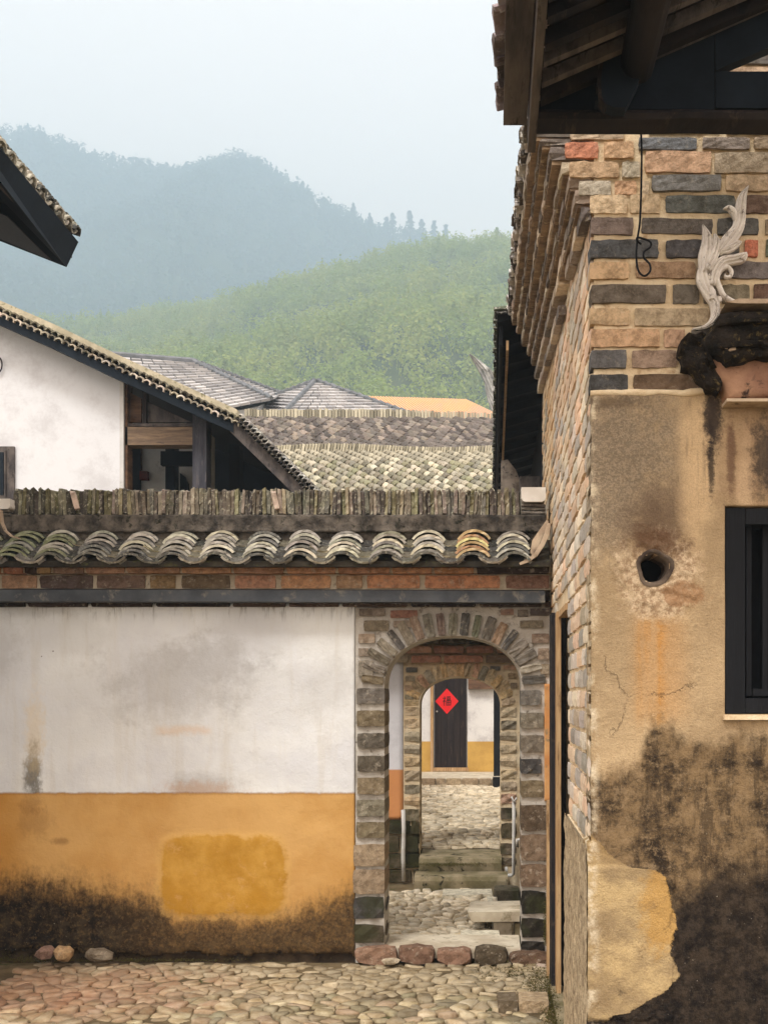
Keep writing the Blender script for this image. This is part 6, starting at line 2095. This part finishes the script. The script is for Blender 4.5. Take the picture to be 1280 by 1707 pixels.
def forest(name, height, n, x0, x1, y0, y1, tree, leaf_s, per, mat, seed, label, conif=.3, keep=None, xmax=900):
    rg = np.random.default_rng(seed)
    tx = rg.uniform(x0, x1, n)
    ty = rg.uniform(y0, y1, n)
    # only what the lane can see
    px = VX + tx * F / ty
    k = (px > -60) & (px < xmax)
    if keep is not None:
        k &= keep(tx, ty)
    tx, ty = tx[k], ty[k]
    n = len(tx)
    tz = height(tx, ty)
    H = tree * rg.uniform(.6, 1.25, n)
    con = rg.random(n) < conif
    Wd = np.where(con, .22, .42) * H
    m_ = per
    u = rg.normal(size=(n, m_, 3))
    u /= np.linalg.norm(u, axis=-1, keepdims=True)
    r = rg.uniform(.55, 1.0, (n, m_, 1)) ** .5
    # lumpy crowns
    lump = 1 + .28 * np.sin(u[..., 0:1] * 5 + rg.uniform(0, 6, (n, 1, 1))) * np.cos(u[..., 2:3] * 4 + rg.uniform(0, 6, (n, 1, 1)))
    p = u * r * lump
    hz = (p[..., 2] + 1) / 2
    taper = np.where(con[:, None], np.clip(1.15 - hz, .08, 1), 1.0)
    c_ = np.stack([tx[:, None] + p[..., 0] * Wd[:, None] * taper, ty[:, None] + p[..., 1] * Wd[:, None] * taper, tz[:, None] + H[:, None] * (.12 + .9 * hz)], -1)
    a = rg.normal(size=(n, m_, 3)) + np.array([0, 0, .2])
    a /= np.linalg.norm(a, axis=-1, keepdims=True)
    # leaf clumps face outwards and upwards
    nrm = u * .8 + rg.normal(size=u.shape) * .35 + np.array([0, 0, .35])
    nrm /= np.linalg.norm(nrm, axis=-1, keepdims=True)
    t1 = np.cross(nrm, a)
    t1 /= np.linalg.norm(t1, axis=-1, keepdims=True) + 1e-9
    t2 = np.cross(nrm, t1)
    s = leaf_s * rg.uniform(.5, 1.3, (n, m_, 1))
    q = np.stack([c_ - t1 * s, c_ - t2 * s * .8 + nrm * s * .1, c_ + t1 * s, c_ + t2 * s * .8 - nrm * s * .15], 2).reshape(-1, 3)
    nf = n * m_
    me = bpy.data.meshes.new(name)
    me.vertices.add(nf * 4)
    me.vertices.foreach_set("co", q.astype(np.float32).ravel())
    me.loops.add(nf * 4)
    me.loops.foreach_set("vertex_index", np.arange(nf * 4, dtype=np.int32))
    me.polygons.add(nf)
    me.polygons.foreach_set("loop_start", np.arange(0, nf * 4, 4, dtype=np.int32))
    me.update(calc_edges=True)
    return put(name, me, mat, kind="stuff", label=label)


D_M, D_H = 1200.0, 510.0
mpts = [(-900, 420), (-500, 330), (-200, 262), (-80, 232), (0, 216), (60, 214), (110, 236), (150, 250), (200, 262), (250, 271), (300, 284), (330, 278), (360, 264), (400, 256), (425, 262), (450, 278), (480, 296), (520, 318), (570, 346), (600, 362), (640, 376), (700, 388), (760, 404), (800, 424), (850, 450), (950, 500), (1200, 600)]
H_DF = crest_fun([(p, 0) for p in (-700, 160, 200, 240, 300, 360, 420, 470, 520, 700, 1500)], lambda p: D_H + 400 * min(1, max(0, (520 - p) / 360.0)))[1]
hM = hill("mountain", mpts, (lambda p: D_M), 555, 1380, -900, 360, 120, 90, M_MOUNT, 78, .92, 18, 11, "hazy blue wooded mountain")
hpts = [(-700, 760), (-200, 720), (0, 690), (100, 655), (160, 620), (210, 590), (260, 552), (320, 520), (360, 508), (420, 500), (480, 488), (560, 462), (620, 436), (690, 410), (760, 404), (840, 402), (900, 398), (1100, 380), (1500, 330)]
hH = hill("green_hill", hpts, (lambda p: D_H + 400 * min(1, max(0, (520 - p) / 360.0))), 160, 1030, -560, 210, 130, 120, M_HILL, 32, .95, 15.0, 6, "yellow green wooded hill in front of the mountain")
forest("hillside_wood", hH, 22000, -420, 215, 165, 930, 8.5, .44, 130, M_LEAF_NEAR, 3, "light green wood covering the near hill", keep=lambda x, y: (y < H_DF(x) + 25) & (npnoise(x, y, 77, 3, 1 / 30.0) > -.30), xmax=1500)
forest("mountain_wood", hM, 11000, -760, 140, 600, 1260, 15, 1.5, 44, M_LEAF_FAR, 9, "wood covering the mountain, some haze blue put into its colour")


def pine(px, py_base, hpx, D, mat, label, group, seed, wide=.3):
    rd = random.Random(seed)
    b = P(px, py_base, D)
    h = hpx * D / F
    t = thing("pine_tree", label, "tree", b, group)
    lean = rd.uniform(-.06, .06) * h
    put("trunk", MB().tube([b + Vector((0, 0, -2)), b + Vector((lean * .5, 0, h * .5)), b + Vector((lean, 0, h))], [h * .03, h * .02, h * .006], 6).mesh("trunk"), M_TRUNK, t)
    vs, fs = [], []
    for i in range(300):
        z = rd.uniform(.22, 1.02)
        lay = .6 + .4 * math.sin(z * 22 + seed)
        w = wide * h * (1.12 - z) ** .7 * lay
        a = rd.uniform(0, 6.283)
        rr = w * rd.uniform(.15, 1) ** .6
        c_ = b + Vector((lean * z + rr * math.cos(a), rr * math.sin(a), h * z - rr * .2))
        s = h * .045 * rd.uniform(.6, 1.5)
        u = Vector((math.cos(a), math.sin(a), rd.uniform(-.5, .2))).normalized() * s * 1.6
        v = Vector((-math.sin(a) + rd.uniform(-.4, .4), math.cos(a), rd.uniform(-.6, .6))).normalized() * s
        k = len(vs)
        vs += [tuple(c_ - u), tuple(c_ - v), tuple(c_ + u), tuple(c_ + v)]
        fs.append((k, k + 1, k + 2, k + 3))
    me = bpy.data.meshes.new("crown")
    me.from_pydata(vs, [], fs)
    put("crown", me, mat, t)


GR = "pine trees standing on the mountain skyline"
for i, (px, yb, hp, lab) in enumerate(((312, 288, 28, "small pine left of the mountain's rounded top, leftmost of a close pair"), (337, 280, 26, "small pine left of the mountain's rounded top, right one of a close pair"), (452, 282, 20, "tiny lone pine just right of the mountain's rounded top"),
                                      (590, 362, 34, "lone slender pine halfway down the mountain's right shoulder"), (616, 372, 26, "short pine between the lone slender pine and the skyline group"),
                                      (643, 385, 34, "leftmost bushy pine of the group low on the right shoulder"), (655, 387, 44, "tall pine second from the left in the low skyline group"), (684, 390, 52, "tallest pine in the middle of the low skyline group"),
                                      (703, 394, 40, "broad pine right of the tallest one in the low skyline group"), (723, 398, 42, "pine second from the right end in the low skyline group"), (743, 405, 42, "rightmost pine of the low skyline group"))):
    pine(px, yb + 5, hp * .82, D_M - 1, M_LEAF_FAR, lab, GR, i + 1, .30 if i not in (5, 8) else .42)
pine(828, 412, 32, D_H - 2, M_LEAF_NEAR, "small tree on the green hill's crest next to the brick house's eave", None, 40, .32)

# ------------------------------------------------------------------ the air
HZ = MB().box(-950, 420, -15, 1400, -1.45, 606)
hz = HZ.mesh("haze")
hm = bpy.data.materials.new("air_haze")
hm.use_nodes = True
ht = hm.node_tree
ht.nodes.clear()
ho_ = ht.nodes.new("ShaderNodeOutputMaterial")
hv = ht.nodes.new("ShaderNodeVolumePrincipled")
hv.inputs["Color"].default_value = (.635, .80, .94, 1)
hv.inputs["Density"].default_value = .00132
hv.inputs["Anisotropy"].default_value = .0
ht.links.new(hv.outputs[0], ho_.inputs["Volume"])
put("haze", hz, hm, kind="stuff", label="blue tinted haze hanging in the valley air")
